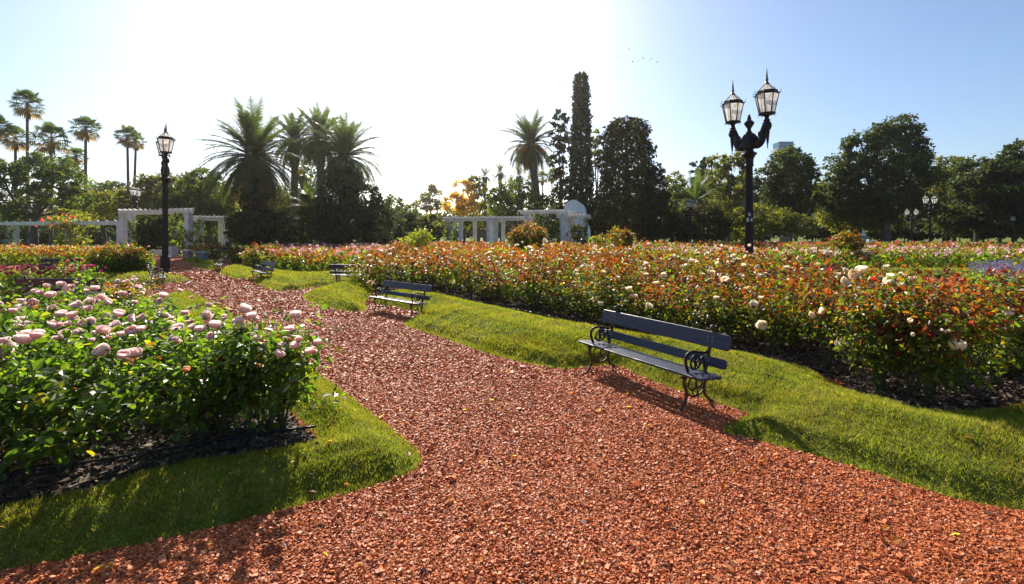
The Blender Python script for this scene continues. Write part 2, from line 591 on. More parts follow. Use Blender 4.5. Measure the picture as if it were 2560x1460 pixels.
def sample_frame(rng, n, d0, d1, power=1.0, mx=1.22):
    """ground points between two depths within the view fan (and a little beyond)"""
    d = d0 + (d1 - d0) * rng.random(n) ** power
    x = rng.uniform(-mx, mx, n) * d
    return x, d


LP = [l[1] for l in LAWNS]
BP = [bed_right, bed_mid, bed_left, bed_magenta]
rng = np.random.default_rng(3)
gm = MB()
RED = [(0.60, 0.165, 0.045), (0.50, 0.124, 0.031), (0.66, 0.23, 0.08), (0.30, 0.074, 0.025), (0.64, 0.35, 0.2), (0.10, 0.055, 0.05), (0.66, 0.56, 0.5)]
RW = [36, 30, 18, 14, 1.2, .5, .2]
for d0, d1, dens, size in ((2.4, 4.2, 12500, .0118), (4.2, 7.0, 8500, .0135), (7.0, 12, 3800, .0185), (12, 21, 950, .03), (21, 38, 240, .055)):
    mx = 1.75 if d1 <= 12 else 1.3
    area = mx * (d1 ** 2 - d0 ** 2)
    n = int(area * dens)
    u = rng.random(n)
    d = np.sqrt(d0 ** 2 + u * (d1 ** 2 - d0 ** 2))
    x = rng.uniform(-mx, mx, n) * d
    ok = ~in_any(LP + BP, x, d, -0.02)
    x, d = x[ok], d[ok]
    # thin patches where the fines show
    ok = rng.random(len(x)) < 0.42 + 0.58 * sm(wob(x, d, .8) + rng.normal(0, .12, len(x)), -0.45, 0.15)
    x, d = x[ok], d[ok]
    gm.add(*chips(rng, x, d, np.full(len(x), -0.004), size, (.4, .8), .4, RED, RW))
tag(gm.build("gravel_chips", M_chip), "loose crushed red brick chips covering the garden path", "gravel", kind="stuff")

mm = MB()
BRN = [(0.11, 0.07, 0.048), (0.07, 0.046, 0.032), (0.17, 0.115, 0.08), (0.27, 0.2, 0.15)]
for poly, dens, dmax in ((bed_left, 1800, 9), (bed_right, 900, 14)):
    lo, hi = poly.min(0), poly.max(0)
    hi = np.minimum(hi, [20, dmax])
    n = int((hi - lo).prod() * dens)
    x = rng.uniform(lo[0], hi[0], n)
    y = rng.uniform(lo[1], hi[1], n)
    D = sdist(poly, x, y)
    ok = (D > 0.02) & (D < 2.2) & (np.abs(x) < 1.25 * y)
    x, y, D = x[ok], y[ok], D[ok]
    mm.add(*chips(rng, x, y, soil_h(D, x, y), .034, (.15, .4), .4, BRN, [4, 4, 2, 1]))
tag(mm.build("bark_mulch", M_mulch), "dark bark mulch spread on the soil of the rose beds", "mulch", kind="stuff")

bl = MB()
for poly, dens, dmax, h, wd in ((lawn_right, 7500, 9, .045, .007), (lawn_right, 2300, 16, .06, .013), (lawn_left, 7500, 8, .045, .007), (lawn_left, 2300, 18, .06, .013), (lawn_mid, 1500, 30, .065, .018), (lawn_far, 700, 30, .08, .026), (lawn_far2, 500, 40, .09, .03), (lawn_leftback, 500, 30, .08, .028), (lawn_leftback2, 260, 30, .09, .034), (lawn_rightback, 260, 30, .09, .034), (lawn_far3, 400, 50, .09, .035), (lawn_far4, 400, 50, .09, .035)):
    lo, hi = poly.min(0), np.minimum(poly.max(0), [40, dmax])
    if h == .06:
        lo = np.array([lo[0], 8.0])
    n = int((hi - lo).prod() * dens)
    x = rng.uniform(lo[0], hi[0], n)
    y = rng.uniform(lo[1], hi[1], n)
    D = sdist(poly, x, y)
    ok = (D > -0.03) & (np.abs(x) < 1.75 * y) & (rng.random(n) < 0.55 + 0.45 * sm(wob(x, y, 1.7), -.5, .2))
    x, y, D = x[ok], y[ok], D[ok]
    n = len(x)
    z = lawn_h(D, x, y) - 0.004
    hh = h * rng.uniform(.5, 1.3, n)
    a = rng.uniform(0, 2 * math.pi, n)
    la = rng.uniform(0, 2 * math.pi, n)
    ll = hh * rng.uniform(.2, 1.1, n)
    b0 = np.stack([x - np.cos(a) * wd / 2, y - np.sin(a) * wd / 2, z], 1)
    b1 = np.stack([x + np.cos(a) * wd / 2, y + np.sin(a) * wd / 2, z], 1)
    tp = np.stack([x + np.cos(la) * ll, y + np.sin(la) * ll, z + hh], 1)
    pal = np.array([(0.15, 0.18, 0.018), (0.19, 0.22, 0.022), (0.10, 0.142, 0.015), (0.26, 0.225, 0.043), (0.33, 0.265, 0.10)])
    c = pal[rng.choice(5, n, p=[.34, .33, .15, .13, .05])] * rng.uniform(.75, 1.25, (n, 1)) * (.88 + .2 * wob(x, y, .9) + .16 * wob(x + 3, y, 3.1))[:, None] * np.stack([1 + .16 * wob(y, x, 1.3), np.ones(n), np.ones(n)], 1)
    V = np.stack([b0, b1, tp], 1).reshape(-1, 3)
    bl.add(V, np.arange(3 * n).reshape(-1, 3), np.repeat(c, 3, 0))
tag(bl.build("lawn_grass", M_grass), "short mown grass on the banked lawn edges beside the red path", "grass", kind="stuff")

# ------------------------------------------------------------------ leaves
LEAF6 = np.array([[0, 0, 0], [.28, .30, .07], [.68, .28, .05], [1, 0, -.10], [.68, -.28, .05], [.28, -.30, .07]])
F6 = np.array([[0, 1, 2, 3], [0, 3, 4, 5]])
LEAF4 = np.array([[0, 0, 0], [.45, .36, .1], [1, 0, -.06], [.45, -.36, .1]])
F4 = np.array([[0, 1, 2, 3]])


def leaves(mb, rng, Pn, size, col, out=None, up=0.75, lod=0, jitter=.35, aspect=1.0, droop=0.0, mi=0):
    """one leaf blade per point"""
    n = len(Pn)
    N = rng.normal(0, 1, (n, 3)) * .55
    N[:, 2] += up
    if out is not None:
        N += out * .5
    N = unit(N)
    A = rng.normal(0, 1, (n, 3))
    if out is not None:
        A += out * .8
    A[:, 2] -= droop
    A = unit(A - (A * N).sum(1, keepdims=True) * N)
    B = np.cross(N, A)
    T, F = (LEAF6, F6) if lod == 0 else (LEAF4, F4)
    s = size * np.exp(rng.normal(0, jitter, n)).clip(.45, 1.6)
    V = Pn[:, None] + s[:, None, None] * (T[None, :, 0:1] * A[:, None] + T[None, :, 1:2] * aspect * B[:, None] + T[None, :, 2:3] * N[:, None])
    k = len(T)
    Fa = F[None] + (np.arange(n) * k)[:, None, None]
    mb.add(V.reshape(-1, 3), Fa.reshape(-1, 4), np.repeat(col, k, 0), mi)


def _fallen():
    rg = np.random.default_rng(17)
    n = 700
    d = rg.uniform(2.5, 14, n)
    x = rg.uniform(-1.2, 1.2, n) * d
    z = np.full(n, .02)
    for _, p, _s in LAWNS[:2] + LAWNS[6:7]:
        D = sdist(p, x, d)
        z = np.where(D > 0, lawn_h(D, x, d) + .035, z)
    for p in BP:
        D = sdist(p, x, d)
        z = np.where(D > 0, soil_h(D, x, d) + .03, z)
    mb = MB()
    pal = np.array([(.28, .17, .05), (.2, .1, .04), (.36, .28, .08), (.12, .07, .04), (.3, .12, .05)])
    leaves(mb, rg, np.stack([x, d, z], 1), .05, pal[rg.choice(5, n)] * rg.uniform(.7, 1.2, (n, 1)), None, 1.6, 0, .35)
    tag(mb.build("fallen_leaves", M_rose), "small dry fallen leaves scattered over path and lawn", "leaves", kind="stuff")


_fallen()
GREENS = np.array([(0.055, 0.10, 0.018), (0.075, 0.13, 0.02), (0.042, 0.078, 0.02), (0.10, 0.15, 0.02), (0.15, 0.17, 0.022)])
REDS = np.array([(0.12, 0.026, 0.012), (0.15, 0.048, 0.014), (0.16, 0.075, 0.016), (0.085, 0.021, 0.014), (0.19, 0.016, 0.014)])


def rose_cols(rng, hz, red, yellow):
    n = len(hz)
    c = GREENS[rng.choice(5, n, p=[.28, .28, .18, .17, .09])].copy()
    yl = rng.random(n) < yellow
    c[yl] = np.array([(0.17, 0.16, 0.016)]) * rng.uniform(.7, 1.2, (yl.sum(), 1))
    pr = red * sm(hz + rng.normal(0, .08, n), .42, .95)
    rd = rng.random(n) < pr
    c[rd] = REDS[rng.choice(5, rd.sum(), p=[.24, .28, .3, .12, .06])]
    return c * rng.uniform(.6, 1.06, (n, 1))


def rose_shoots(rng, h, r, ns):
    """start and end points of leafy shoots filling a rose bush"""
    a = rng.uniform(0, 2 * math.pi, ns)
    rr = r * np.sqrt(rng.random(ns)) * .85
    z0 = h * rng.uniform(.14, .74, ns) ** .85
    fl = .55 + .45 * sm(z0 / h, 0.0, .35)
    s0 = np.stack([np.cos(a) * rr * fl, np.sin(a) * rr * fl, z0], 1)
    L = rng.uniform(.16, .38, ns) * h
    lead = rng.random(ns) < .2
    z0 = np.where(lead, h * rng.uniform(.55, .82, ns), z0)
    s0[:, 2] = z0
    L = np.where(lead, h * rng.uniform(.28, .5, ns), L)
    dirv = unit(np.stack([np.cos(a) * .7, np.sin(a) * .7, rng.uniform(.3, 1.3, ns) + lead * 1.6], 1) + rng.normal(0, .25, (ns, 3)))
    s1 = s0 + dirv * L[:, None]
    return s0, s1


def rose_foliage(rng, h, r, ns, k, size, red, yellow, lod):
    mb = MB()
    s0, s1 = rose_shoots(rng, h, r, ns)
    t = rng.uniform(.0, 1.05, (ns, k))
    Pn = s0[:, None] + t[..., None] * (s1 - s0)[:, None] + rng.normal(0, .035 + .02 * h, (ns, k, 3))
    Pn = Pn.reshape(-1, 3)
    out = unit(Pn * np.array([1, 1, .25]))
    redm = np.repeat(np.clip(red * rng.uniform(.35, 1.55, ns), 0, 1), k)
    c = rose_cols(rng, Pn[:, 2] / (h * 1.02), redm, yellow)
    leaves(mb, rng, Pn, size, c, out, .7, lod, .3)
    return mb, s0, s1


def rose_canes(rng, h, r, s0, s1, n=7, tips=10):
    mb = MB()
    for i in range(n):
        a = i / n * 2 * math.pi + rng.uniform(-.3, .3)
        e = np.array([math.cos(a) * r * .7, math.sin(a) * r * .7, h * rng.uniform(.55, .85)])
        p = spline([[rng.uniform(-.06, .06), rng.uniform(-.06, .06), -.03], e * np.array([.35, .35, .4]), e], 4)
        tube(mb, p, np.linspace(.013, .006, len(p)), 5, cap=False)
    for i in range(min(tips, len(s0))):
        tube(mb, [s0[i], (s0[i] + s1[i]) / 2 + .01, s1[i]], [.006, .005, .003], 4, cap=False)
    return mb


def bloom_mesh(rng, name, pal, npet, R=.085, stalk=.28, gr=(4, 5)):
    """a full rose: petals in rising whorls, with its green stalk"""
    mb = MB()
    ga = math.pi * (3 - math.sqrt(5))
    nu, nv = gr
    pal = np.array(pal)
    for i in range(npet):
        f = ((i + .5) / npet) ** .8               # 0 = heart, 1 = outermost
        az = i * ga + rng.uniform(-.3, .3)
        u = np.linspace(0, 1, nu)
        v = np.linspace(-1, 1, nv)
        U, Vv = np.meshgrid(u, v, indexing='ij')
        rs = R * (.22 + .74 * f)                  # shell this petal wraps
        t0 = .25 + .75 * f + rng.uniform(-.12, .12)  # how low its rim sits, from the top
        pol = 2.5 - (2.5 - t0) * U ** .8
        wid = (1.15 - .35 * f) * np.sqrt(np.clip(1 - (1 - U - .35) ** 2, .05, 1))
        azz = az + wid * Vv
        rr = rs * (1 + .16 * U ** 3 * (.4 + f) + rng.normal(0, .03, U.shape) * U)
        pol = pol + .16 * np.abs(Vv) ** 2 * U
        X = rr * np.sin(pol) * np.cos(azz)
        Y = rr * np.sin(pol) * np.sin(azz)
        hgt = (rr * np.cos(pol)) * .88 + R * .62
        V = np.stack([X, Y, hgt], -1).reshape(-1, 3)
        ii, jj = np.meshgrid(np.arange(nu - 1), np.arange(nv - 1), indexing='ij')
        ii, jj = ii.ravel(), jj.ravel()
        F = np.stack([ii * nv + jj, ii * nv + jj + 1, (ii + 1) * nv + jj + 1, (ii + 1) * nv + jj], 1)
        heart, edge = pal[0], pal[1]
        tt = np.clip(f * .6 + U.reshape(-1) * .45, 0, 1)[:, None]
        mb.add(V, F, (heart * (1 - tt) + edge * tt) * rng.uniform(.93, 1.05), 0)
    if stalk > 0:
        tube(mb, [[0, 0, .01], [.01, .005, -stalk * .5], [.0, .02, -stalk]], [.006, .005, .005], 5, 1, (.06, .1, .02), cap=False)
        for q in range(5):
            a = q * 2 * math.pi / 5
            mb.add([[0, 0, 0], [.035 * math.cos(a + .4), .035 * math.sin(a + .4), .012], [.06 * math.cos(a), .06 * math.sin(a), -.012], [.035 * math.cos(a - .4), .035 * math.sin(a - .4), .012]], [[0, 1, 2, 3]], (.06, .11, .02), 1)
    return mb.mesh(name, [M_petal, M_rose], True)


rb = np.random.default_rng(21)
PINK = [((.95, .62, .52), (.96, .83, .81)), ((.94, .56, .50), (.96, .78, .77))]
CREAM = [((.95, .64, .27), (.97, .90, .68)), ((.96, .74, .42), (.97, .93, .78))]
BL_pink = [bloom_mesh(rb, "rose_bloom_pink", PINK[i % 2], 26) for i in range(4)]
BL_pink += [bloom_mesh(rb, "rose_bloom_pink", ((.95, .6, .5), (.96, .72, .70)), 7, .045), bloom_mesh(rb, "rose_bloom_pink", ((.85, .55, .38), (.93, .82, .78)), 34, .098)]
BL_cream = [bloom_mesh(rb, "rose_bloom_cream", CREAM[i % 2], 24) for i in range(4)]
BL_cream += [bloom_mesh(rb, "rose_bloom_cream", ((.93, .66, .34), (.97, .88, .62)), 7, .05), bloom_mesh(rb, "rose_bloom_cream", ((.9, .6, .25), (.97, .93, .8)), 32, .1)]
BL_salmon = [bloom_mesh(rb, "rose_bloom_salmon", ((.8, .25, .12), (.85, .4, .26)), 16, .07)]
BL_mag = [bloom_mesh(rb, "rose_bloom_magenta", ((.4, .03, .12), (.48, .07, .19)), 12, .06, .15)]
BL_red = [bloom_mesh(rb, "rose_bloom_red", ((.6, .03, .08), (.72, .1, .16)), 12, .06, .15)]
BL_mauve = [bloom_mesh(rb, "rose_bloom_mauve", ((.72, .34, .42), (.8, .5, .58)), 12, .08, .15)]


class Rosebed:
    """prototype foliage and canes of one cultivar; things are made from them"""

    def __init__(s, seed, h, r, ns, k, size, red, yellow, lod, nvar, tint=(1, 1, 1)):
        rg = np.random.default_rng(seed)
        s.h = h
        s.var = []
        for i in range(nvar):
            f, s0, s1 = rose_foliage(rg, h * rg.uniform(.9, 1.1), r, ns, k, size, red * (.35 + 1.3 * i / max(1, nvar - 1)), yellow, lod)
            f.C = [q * np.array(tint) for q in f.C]
            c = rose_canes(rg, h, r, s0, s1, 7 if lod == 0 else 4, 14 if lod == 0 else 4)
            s.var.append((f.mesh("foliage", M_rose), c.mesh("canes", M_cane)))

    def place(s, rng, x, y, z, label, group, cat="rose bush", sc=1.0):
        t = thing("rose_bush", label, cat, (x, y, z), rng.uniform(0, 6.28), group, sc)
        f, c = s.var[rng.integers(len(s.var))]
        link("foliage", f, t)
        link("canes", c, t)
        t.scale = (sc, sc, sc * rng.uniform(.78, 1.24))
        return t


def jitter_grid(rng, poly, sp, jit=.33):
    poly = np.asarray(poly)
    lo, hi = poly.min(0), poly.max(0)
    pts = []
    x = np.arange(lo[0], hi[0] + sp, sp)
    y = np.arange(lo[1], hi[1] + sp, sp * .87)
    X, Y = np.meshgrid(x, y)
    X[1::2] += sp / 2
    X = X + rng.uniform(-jit, jit, X.shape) * sp
    Y = Y + rng.uniform(-jit, jit, Y.shape) * sp
    return X.ravel(), Y.ravel()


def put_bloom(bush, mesh, wp, rng, sc=1.0, tilt=.5):
    o = link("rose_bloom", mesh)
    inv = Matrix.LocRotScale(bush.location, bush.rotation_euler, bush.scale).inverted()
    ml = Matrix.Translation(Vector(wp)) @ Matrix.Rotation(rng.uniform(0, 6.28), 4, 'Z') @ Matrix.Rotation(rng.normal(0, tilt) + .25, 4, 'X') @ Matrix.Scale(sc, 4)
    o.parent = bush
    o.matrix_basis = inv @ ml
    return o


def edge_row(rng, pts, inset, sp):
    """points along an open polyline, moved to its inner (left hand) side"""
    pts = np.asarray(pts, float)
    out = []
    for a, b in zip(pts[:-1], pts[1:]):
        L = np.linalg.norm(b - a)
        e = (b - a) / L
        nrm = np.array([-e[1], e[0]])
        for i in range(max(1, int(round(L / sp)))):
            q = a + e * (i + .5) * L / max(1, int(round(L / sp))) + nrm * (inset + rng.uniform(-.08, .08)) + e * rng.uniform(-.1, .1)
            out.append(q)
    return np.array(out)


# ---- left bed: pale pink roses
rng = np.random.default_rng(11)
K_left = Rosebed(1, 1.0, .44, 58, 17, .072, .02, .035, 0, 8)
K_leftfar = Rosebed(2, 1.05, .44, 46, 12, .09, 1.0, .16, 1, 5)
X, Y = jitter_grid(rng, bed_left, .86)
D = sdist(bed_left, X, Y)
k = D > np.where(Y > 6.5, 1.5, 1.05)
er = edge_row(rng, px2([(-420, 1372), (-300, 1340), (0, 1285), (150, 1254), (260, 1232), (400, 1190), (560, 1152), (700, 1132), (770, 1115)]), .50, .58)
er = np.vstack([er, edge_row(rng, px2([(770, 1072), (740, 1036), (655, 972), (545, 885)]), .70, .72), edge_row(rng, px2([(545, 885), (452, 806), (395, 757)]), .9, .8)])
X, Y = np.concatenate([X[k], er[:, 0]]), np.concatenate([Y[k], er[:, 1]])
D = np.concatenate([D[k], np.full(len(er), .4)])
gap = np.abs(1280 + X / Y * F_PX - 310) < 62
ok = (X > -1.22 * Y - .5) & ~(gap & (D < .5) & (Y < 5.2))
left_bushes = []
for x, y, dd in sorted(zip(X[ok], Y[ok], D[ok]), key=lambda q: q[1]):
    far = y > 10.4
    z = 0.03
    sc = rng.uniform(.78, 1.12) * (1.08 if dd < .6 else 1)
    if far:
        t = K_leftfar.place(rng, x, y, z, "low rose bush with orange young leaves at the far end of the left bed", "rose bushes in the left bed", sc=sc * .84)
        t.scale[2] = sc * rng.uniform(.58, .76)
    elif dd < .75 and y < 7 and x < -1:
        t = K_left.place(rng, x, y, z, "glossy green pink rose bush in the front row over bark mulch on the left", "rose bushes in the left bed", sc=sc)
    else:
        t = K_left.place(rng, x, y, z, "glossy green rose bush with pale pink blooms inside the left bed", "rose bushes in the left bed", sc=sc)
    if dd < .5 and y < 5.6:
        t.scale[2] = rng.uniform(.98, 1.22)
    if not far and y > 7 and dd < 1.2:
        t.scale[2] *= .78
    left_bushes.append(t)

BLM_L = [(30, 850, 70), (70, 935, 110), (190, 850, 125), (270, 815, 95), (50, 765, 90), (130, 725, 65), (185, 765, 70), (95, 620, 60), (160, 570, 50), (155, 640, 45), (240, 555, 60), (230, 597, 60), (350, 435, 50), (270, 470, 45), (310, 485, 45), (380, 510, 65), (480, 437, 60), (545, 437, 40), (548, 470, 30), (655, 468, 35), (715, 455, 50), (755, 520, 55), (892, 527, 42), (1035, 475, 45), (1230, 530, 55), (1125, 575, 60), (1450, 420, 40), (1358, 475, 42), (1500, 492, 30), (1460, 522, 28), (1445, 612, 40), (1610, 645, 30), (592, 600, 70), (690, 580, 80), (680, 605, 50), (745, 570, 50), (630, 645, 50), (410, 640, 70), (400, 665, 50), (465, 675, 80), (545, 660, 70), (595, 690, 80), (520, 720, 50), (440, 727, 50), (375, 760, 50), (585, 745, 60), (690, 725, 80), (635, 715, 50), (820, 700, 75), (890, 665, 75), (970, 690, 75), (1080, 685, 50), (765, 785, 110), (885, 760, 95), (915, 820, 65), (1010, 790, 80), (1070, 780, 60), (820, 840, 50), (450, 840, 75), (505, 815, 80), (615, 870, 45), (695, 855, 40), (805, 935, 100), (930, 970, 75), (1020, 970, 95), (970, 1025, 95), (1170, 985, 80), (1297, 865, 85), (1350, 790, 100), (1280, 735, 50), (1300, 695, 35), (1520, 785, 80), (1577, 705, 60), (1803, 765, 80)]
BLM_L = [(x / 3.033, 560 + y / 3.033, s / 3.033) for x, y, s in BLM_L]
BLM_L += [(540 + x / 3.64, 600 + y / 3.64, s / 3.64) for x, y, s in [(555, 1010, 100), (575, 930, 75), (720, 935, 90), (755, 880, 60), (925, 905, 85), (855, 990, 75), (900, 985, 50), (390, 870, 75), (385, 770, 50)]]


def attach(blist, bushes, meshes, rng, hgt, zr, special=None):
    B = np.array([b.location[:2] for b in bushes])
    for i, (x, y, s) in enumerate(blist):
        d = (CAM_H - rng.uniform(*zr)) * F_PX / (y - HY)
        for _ in range(3):
            q = P(x, y, d)
            j = int(np.argmin(np.hypot(B[:, 0] - q[0], B[:, 1] - q[1])))
            top = bushes[j].scale[2] * hgt * (1.02 - .22 * min(1, np.hypot(B[j, 0] - q[0], B[j, 1] - q[1]) / .5)) + rng.uniform(.13, .26)
            d = (CAM_H - top) * F_PX / (y - HY)
        q = P(x, y, d)
        if np.hypot(B[:, 0] - q[0], B[:, 1] - q[1]).min() > .5:      # on the front face of a bush
            off = np.abs((B[:, 0] - q[0] / q[1] * B[:, 1]))
            c = [j for j in np.argsort(B[:, 1]) if off[j] < .42]
            if c:
                d = B[c[0], 1] - .48
        p = P(x, y, d)
        b = bushes[int(np.argmin(np.hypot(B[:, 0] - p[0], B[:, 1] - p[1])))]
        size = min(1.0, s * d / F_PX / .168)
        put_bloom(b, meshes[i % min(4, len(meshes))], p - np.array([0, 0, .05]), rng, size * rng.uniform(.85, 1.15), .7)


attach(BLM_L, left_bushes, BL_pink, rng, 1.09, (1.05, 1.15))
attach([(463, 916, 24)], left_bushes, BL_salmon, rng, .9, (.8, .9))

for b in left_bushes:
    if b.location[0] < -2.6 and rng.random() < .75:
        for q in range(rng.integers(1, 4)):
            a, r_ = rng.uniform(0, 6.28), rng.uniform(.05, .36)
            put_bloom(b, BL_pink[rng.integers(6)], np.array(b.location) + np.array([math.cos(a) * r_, math.sin(a) * r_, b.scale[2] * rng.uniform(1.04, 1.22)]), rng, rng.uniform(.4, .8), .7)

# ---- right bed: cream roses with red young leaves
rng = np.random.default_rng(12)
K_near = Rosebed(3, 1.2, .48, 70, 17, .066, .62, .07, 0, 7, (1.0, .82, .9))
K_mid = Rosebed(4, 1.2, .50, 62, 12, .084, .88, .08, 1, 6, (.9, .78, .85))
K_far = Rosebed(5, 1.22, .52, 48, 8, .11, 1.0, .10, 1, 5, (.86, .76, .85))
X, Y = jitter_grid(rng, bed_right, .86)
D = sdist(bed_right, X, Y)
k = D > 1.0
er = edge_row(rng, px2([(912, 708), (935, 731), (1040, 736), (1130, 746), (1190, 763), (1280, 783), (1400, 810), (1500, 830), (1700, 864), (1850, 893), (1950, 913), (2097, 953), (2095, 983), (2200, 1010), (2342, 1052), (2560, 1010), (2800, 960)]), .48, .78)
X, Y = np.concatenate([X[k], er[:, 0]]), np.concatenate([Y[k], er[:, 1]])
D = np.concatenate([D[k], np.full(len(er), .42)])
ok = (np.abs(X) < 1.25 * Y + .6) & (np.hypot(X - GX(1872, 17.4), Y - 17.4) > .5)
cand = sorted(zip(X[ok], Y[ok], D[ok]), key=lambda q: q[1])
NIND = 215
right_bushes = []
for i, (x, y, dd) in enumerate(cand[:NIND]):
    K = K_near if y < 9.5 else (K_mid if y < 15 else K_far)
    front = dd < .85
    corner = x > 4.0 and y < 7.6
    if corner:
        lab = "dense rose bush with dark red shoots at the near corner of the right bed"
    elif front:
        lab = "cream rose bush with red tips in the front row behind the banked lawn"
    else:
        lab = "cream rose bush with orange red leaf tips deep inside the right bed"
    b = K.place(rng, x, y, .03, lab, "rose bushes in the large right bed", sc=rng.uniform(.78, 1.12))
    if front and x > 3.2 and y < 7.8:
        b.scale[2] = rng.uniform(1.05, 1.28)
    right_bushes.append(b)

for x, y in ((-6.45, 19.1), (-5.9, 18.3)):
    right_bushes.append(K_far.place(rng, x, y, .03, "rose bush hiding the right half of the bench seen from behind", "rose bushes in the large right bed", sc=.95))

c1 = [(1155, 160, 65), (1225, 170, 85), (1085, 168, 40), (1160, 240, 75), (1075, 270, 70), (1470, 265, 110), (1545, 220, 85), (1550, 305, 95), (1660, 340, 92), (1635, 240, 55), (360, 125, 55), (185, 52, 50), (140, 80, 40), (138, 127, 45), (50, 110, 35), (120, 260, 75), (40, 235, 40), (280, 270, 65), (290, 320, 40), (85, 205, 25), (130, 208, 25), (245, 215, 30), (700, 70, 45), (400, 395, 45), (335, 455, 60), (405, 625, 75), (810, 535, 60), (920, 500, 55), (1060, 570, 35), (1060, 795, 95), (2010, 795, 105), (2415, 505, 90), (1745, 475, 60), (1800, 420, 65), (1630, 570, 45), (1640, 680, 30), (1930, 665, 50), (30, 395, 40)]
c2 = [(335, 270, 95), (400, 185, 70), (350, 185, 40), (890, 15, 90), (1210, 25, 70), (1640, 425, 110), (1535, 465, 80), (1420, 525, 55), (1825, 495, 90), (2260, 770, 152), (2325, 900, 135), (1795, 1005, 145), (600, 685, 55), (1150, 295, 55), (1680, 130, 75), (1695, 190, 65), (1765, 190, 70), (1960, 70, 80), (660, 120, 80), (465, 65, 60), (2130, 620, 90), (2080, 580, 55), (540, 20, 45), (590, 280, 40), (250, 350, 50), (2550, 1045, 140), (1655, 925, 40), (1165, 915, 40)]
c3 = [(1330, 345, 80), (1955, 80, 75), (2040, 285, 107)]
c4 = [(1397, 145, 50), (1420, 188, 50), (1500, 100, 45), (1483, 203, 35), (1518, 192, 25), (1620, 78, 40), (1583, 127, 35), (1820, 225, 35), (1780, 168, 35), (2165, 388, 30), (2385, 412, 50), (1620, 75, 40)]
BLM_R = [(1780 + x / 3.273, 620 + y / 3.273, s / 3.273) for x, y, s in c1] + [(1220 + x / 6.38, 600 + y / 6.38, s / 6.38) for x, y, s in c2] + [(1400 + x / 4.045, 740 + y / 4.045, s / 4.045) for x, y, s in c3] + [(540 + x / 3.64, 600 + y / 3.64, s / 3.64) for x, y, s in c4]
attach(BLM_R, right_bushes, BL_cream, rng, 1.27, (1.1, 1.2))
# a few more small blooms and buds deeper in the bed
for b in right_bushes[12:] + right_bushes[30:150]:
    if rng.random() < .75:
        put_bloom(b, BL_cream[rng.integers(6)], np.array(b.location) + np.array([rng.uniform(-.35, .35), rng.uniform(-.35, .35), b.scale[2] * rng.uniform(1.2, 1.45)]), rng, rng.uniform(.4, .9))


# ---- distant plantings, one mass each
def mass(name, pts, rng, h, r, nl, size, red, yellow, label, cat, blooms=None):
    mb = MB()
    x, y = pts
    n = len(x)
    hb = h * rng.uniform(.8, 1.15, n)
    a = rng.uniform(0, 2 * math.pi, (n, nl))
    rr = r * np.sqrt(rng.random((n, nl)))
    z = hb[:, None] * rng.random((n, nl)) ** .7
    Pn = np.stack([x[:, None] + np.cos(a) * rr, y[:, None] + np.sin(a) * rr, z + .02], -1).reshape(-1, 3)
    hz = (z / hb[:, None]).ravel()
    rm = np.repeat(np.clip(red * rng.uniform(.3, 1.6, n), 0, 1), nl)
    c = rose_cols(rng, hz, rm, yellow)
    leaves(mb, rng, Pn, size, c, None, .5, 1, .3)
    if blooms:
        pal, per, bs = blooms
        m = rng.poisson(per, n)
        bi = np.repeat(np.arange(n), m)
        k = len(bi)
        pa = np.array(pal)[rng.choice(len(pal), k)]
        for q in range(5):
            Pb = np.stack([x[bi], y[bi], hb[bi]], 1)
            if q == 0:
                off = rng.uniform(-1, 1, (k, 3)) * np.array([r, r, .12])
            leaves(mb, rng, Pb + off + rng.normal(0, bs * .18, (k, 3)), bs, pa * rng.uniform(.9, 1.05, (k, 1)), None, .2, 1, .1, 1.3, 0.0, 1)
    return tag(mb.build(name, [M_rose, M_petal]), label, cat, kind="stuff")


rng = np.random.default_rng(13)
xs = np.array([c[0] for c in cand[NIND:]])
ys = np.array([c[1] for c in cand[NIND:]])
mass("rose_planting", (xs, ys), rng, 1.22, .5, 170, .14, 1.0, .2, "far part of the right bed, a red and orange mass of rose tips", "roses", ([(.8, .7, .55)], .35, .13))
X, Y = jitter_grid(rng, bed_mid, .85)
k = sdist(bed_mid, X, Y) > .3
mass("rose_planting", (X[k], Y[k]), rng, 1.15, .5, 150, .15, .75, .15, "mauve pink rose planting behind the far path benches", "roses", ([(.62, .3, .36), (.68, .42, .46), (.6, .22, .2)], 2.2, .15))
X, Y = jitter_grid(rng, bed_back, .9)
k = sdist(bed_back, X, Y) > .3
mass("rose_planting", (X[k], Y[k]), rng, 1.3, .55, 130, .17, 1.0, .2, "red tipped rose planting in front of the white middle pergola", "roses", ([(.7, .6, .5), (.6, .12, .1)], .5, .15))
X, Y = jitter_grid(rng, bed_farright, .95)
k = (sdist(bed_farright, X, Y) > .3) & (X < 1.25 * Y)
X, Y = X[k], Y[k]
nr = (Y < 34)
mass("rose_planting", (X[nr], Y[nr]), rng, 1.12, .58, 120, .16, .35, .12, "pink flowered rose planting beyond the large twin lamp", "roses", ([(.78, .5, .54), (.8, .6, .58), (.75, .4, .46)], 3.0, .12))
mass("rose_planting", (X[~nr], Y[~nr]), rng, 1.25, .6, 100, .19, .7, .1, "red leaved rose planting along the foot of the right hand trees", "roses", ([(.5, .05, .06), (.65, .3, .3)], .7, .17))
X, Y = jitter_grid(rng, bed_hedge, .9)
k = sdist(bed_hedge, X, Y) > .3
mass("rose_planting", (X[k], Y[k]), rng, 1.15, .58, 150, .15, .8, .25, "peach and yellow rose planting below the long left pergola", "roses", ([(.7, .55, .4), (.65, .3, .2)], 1.0, .13))
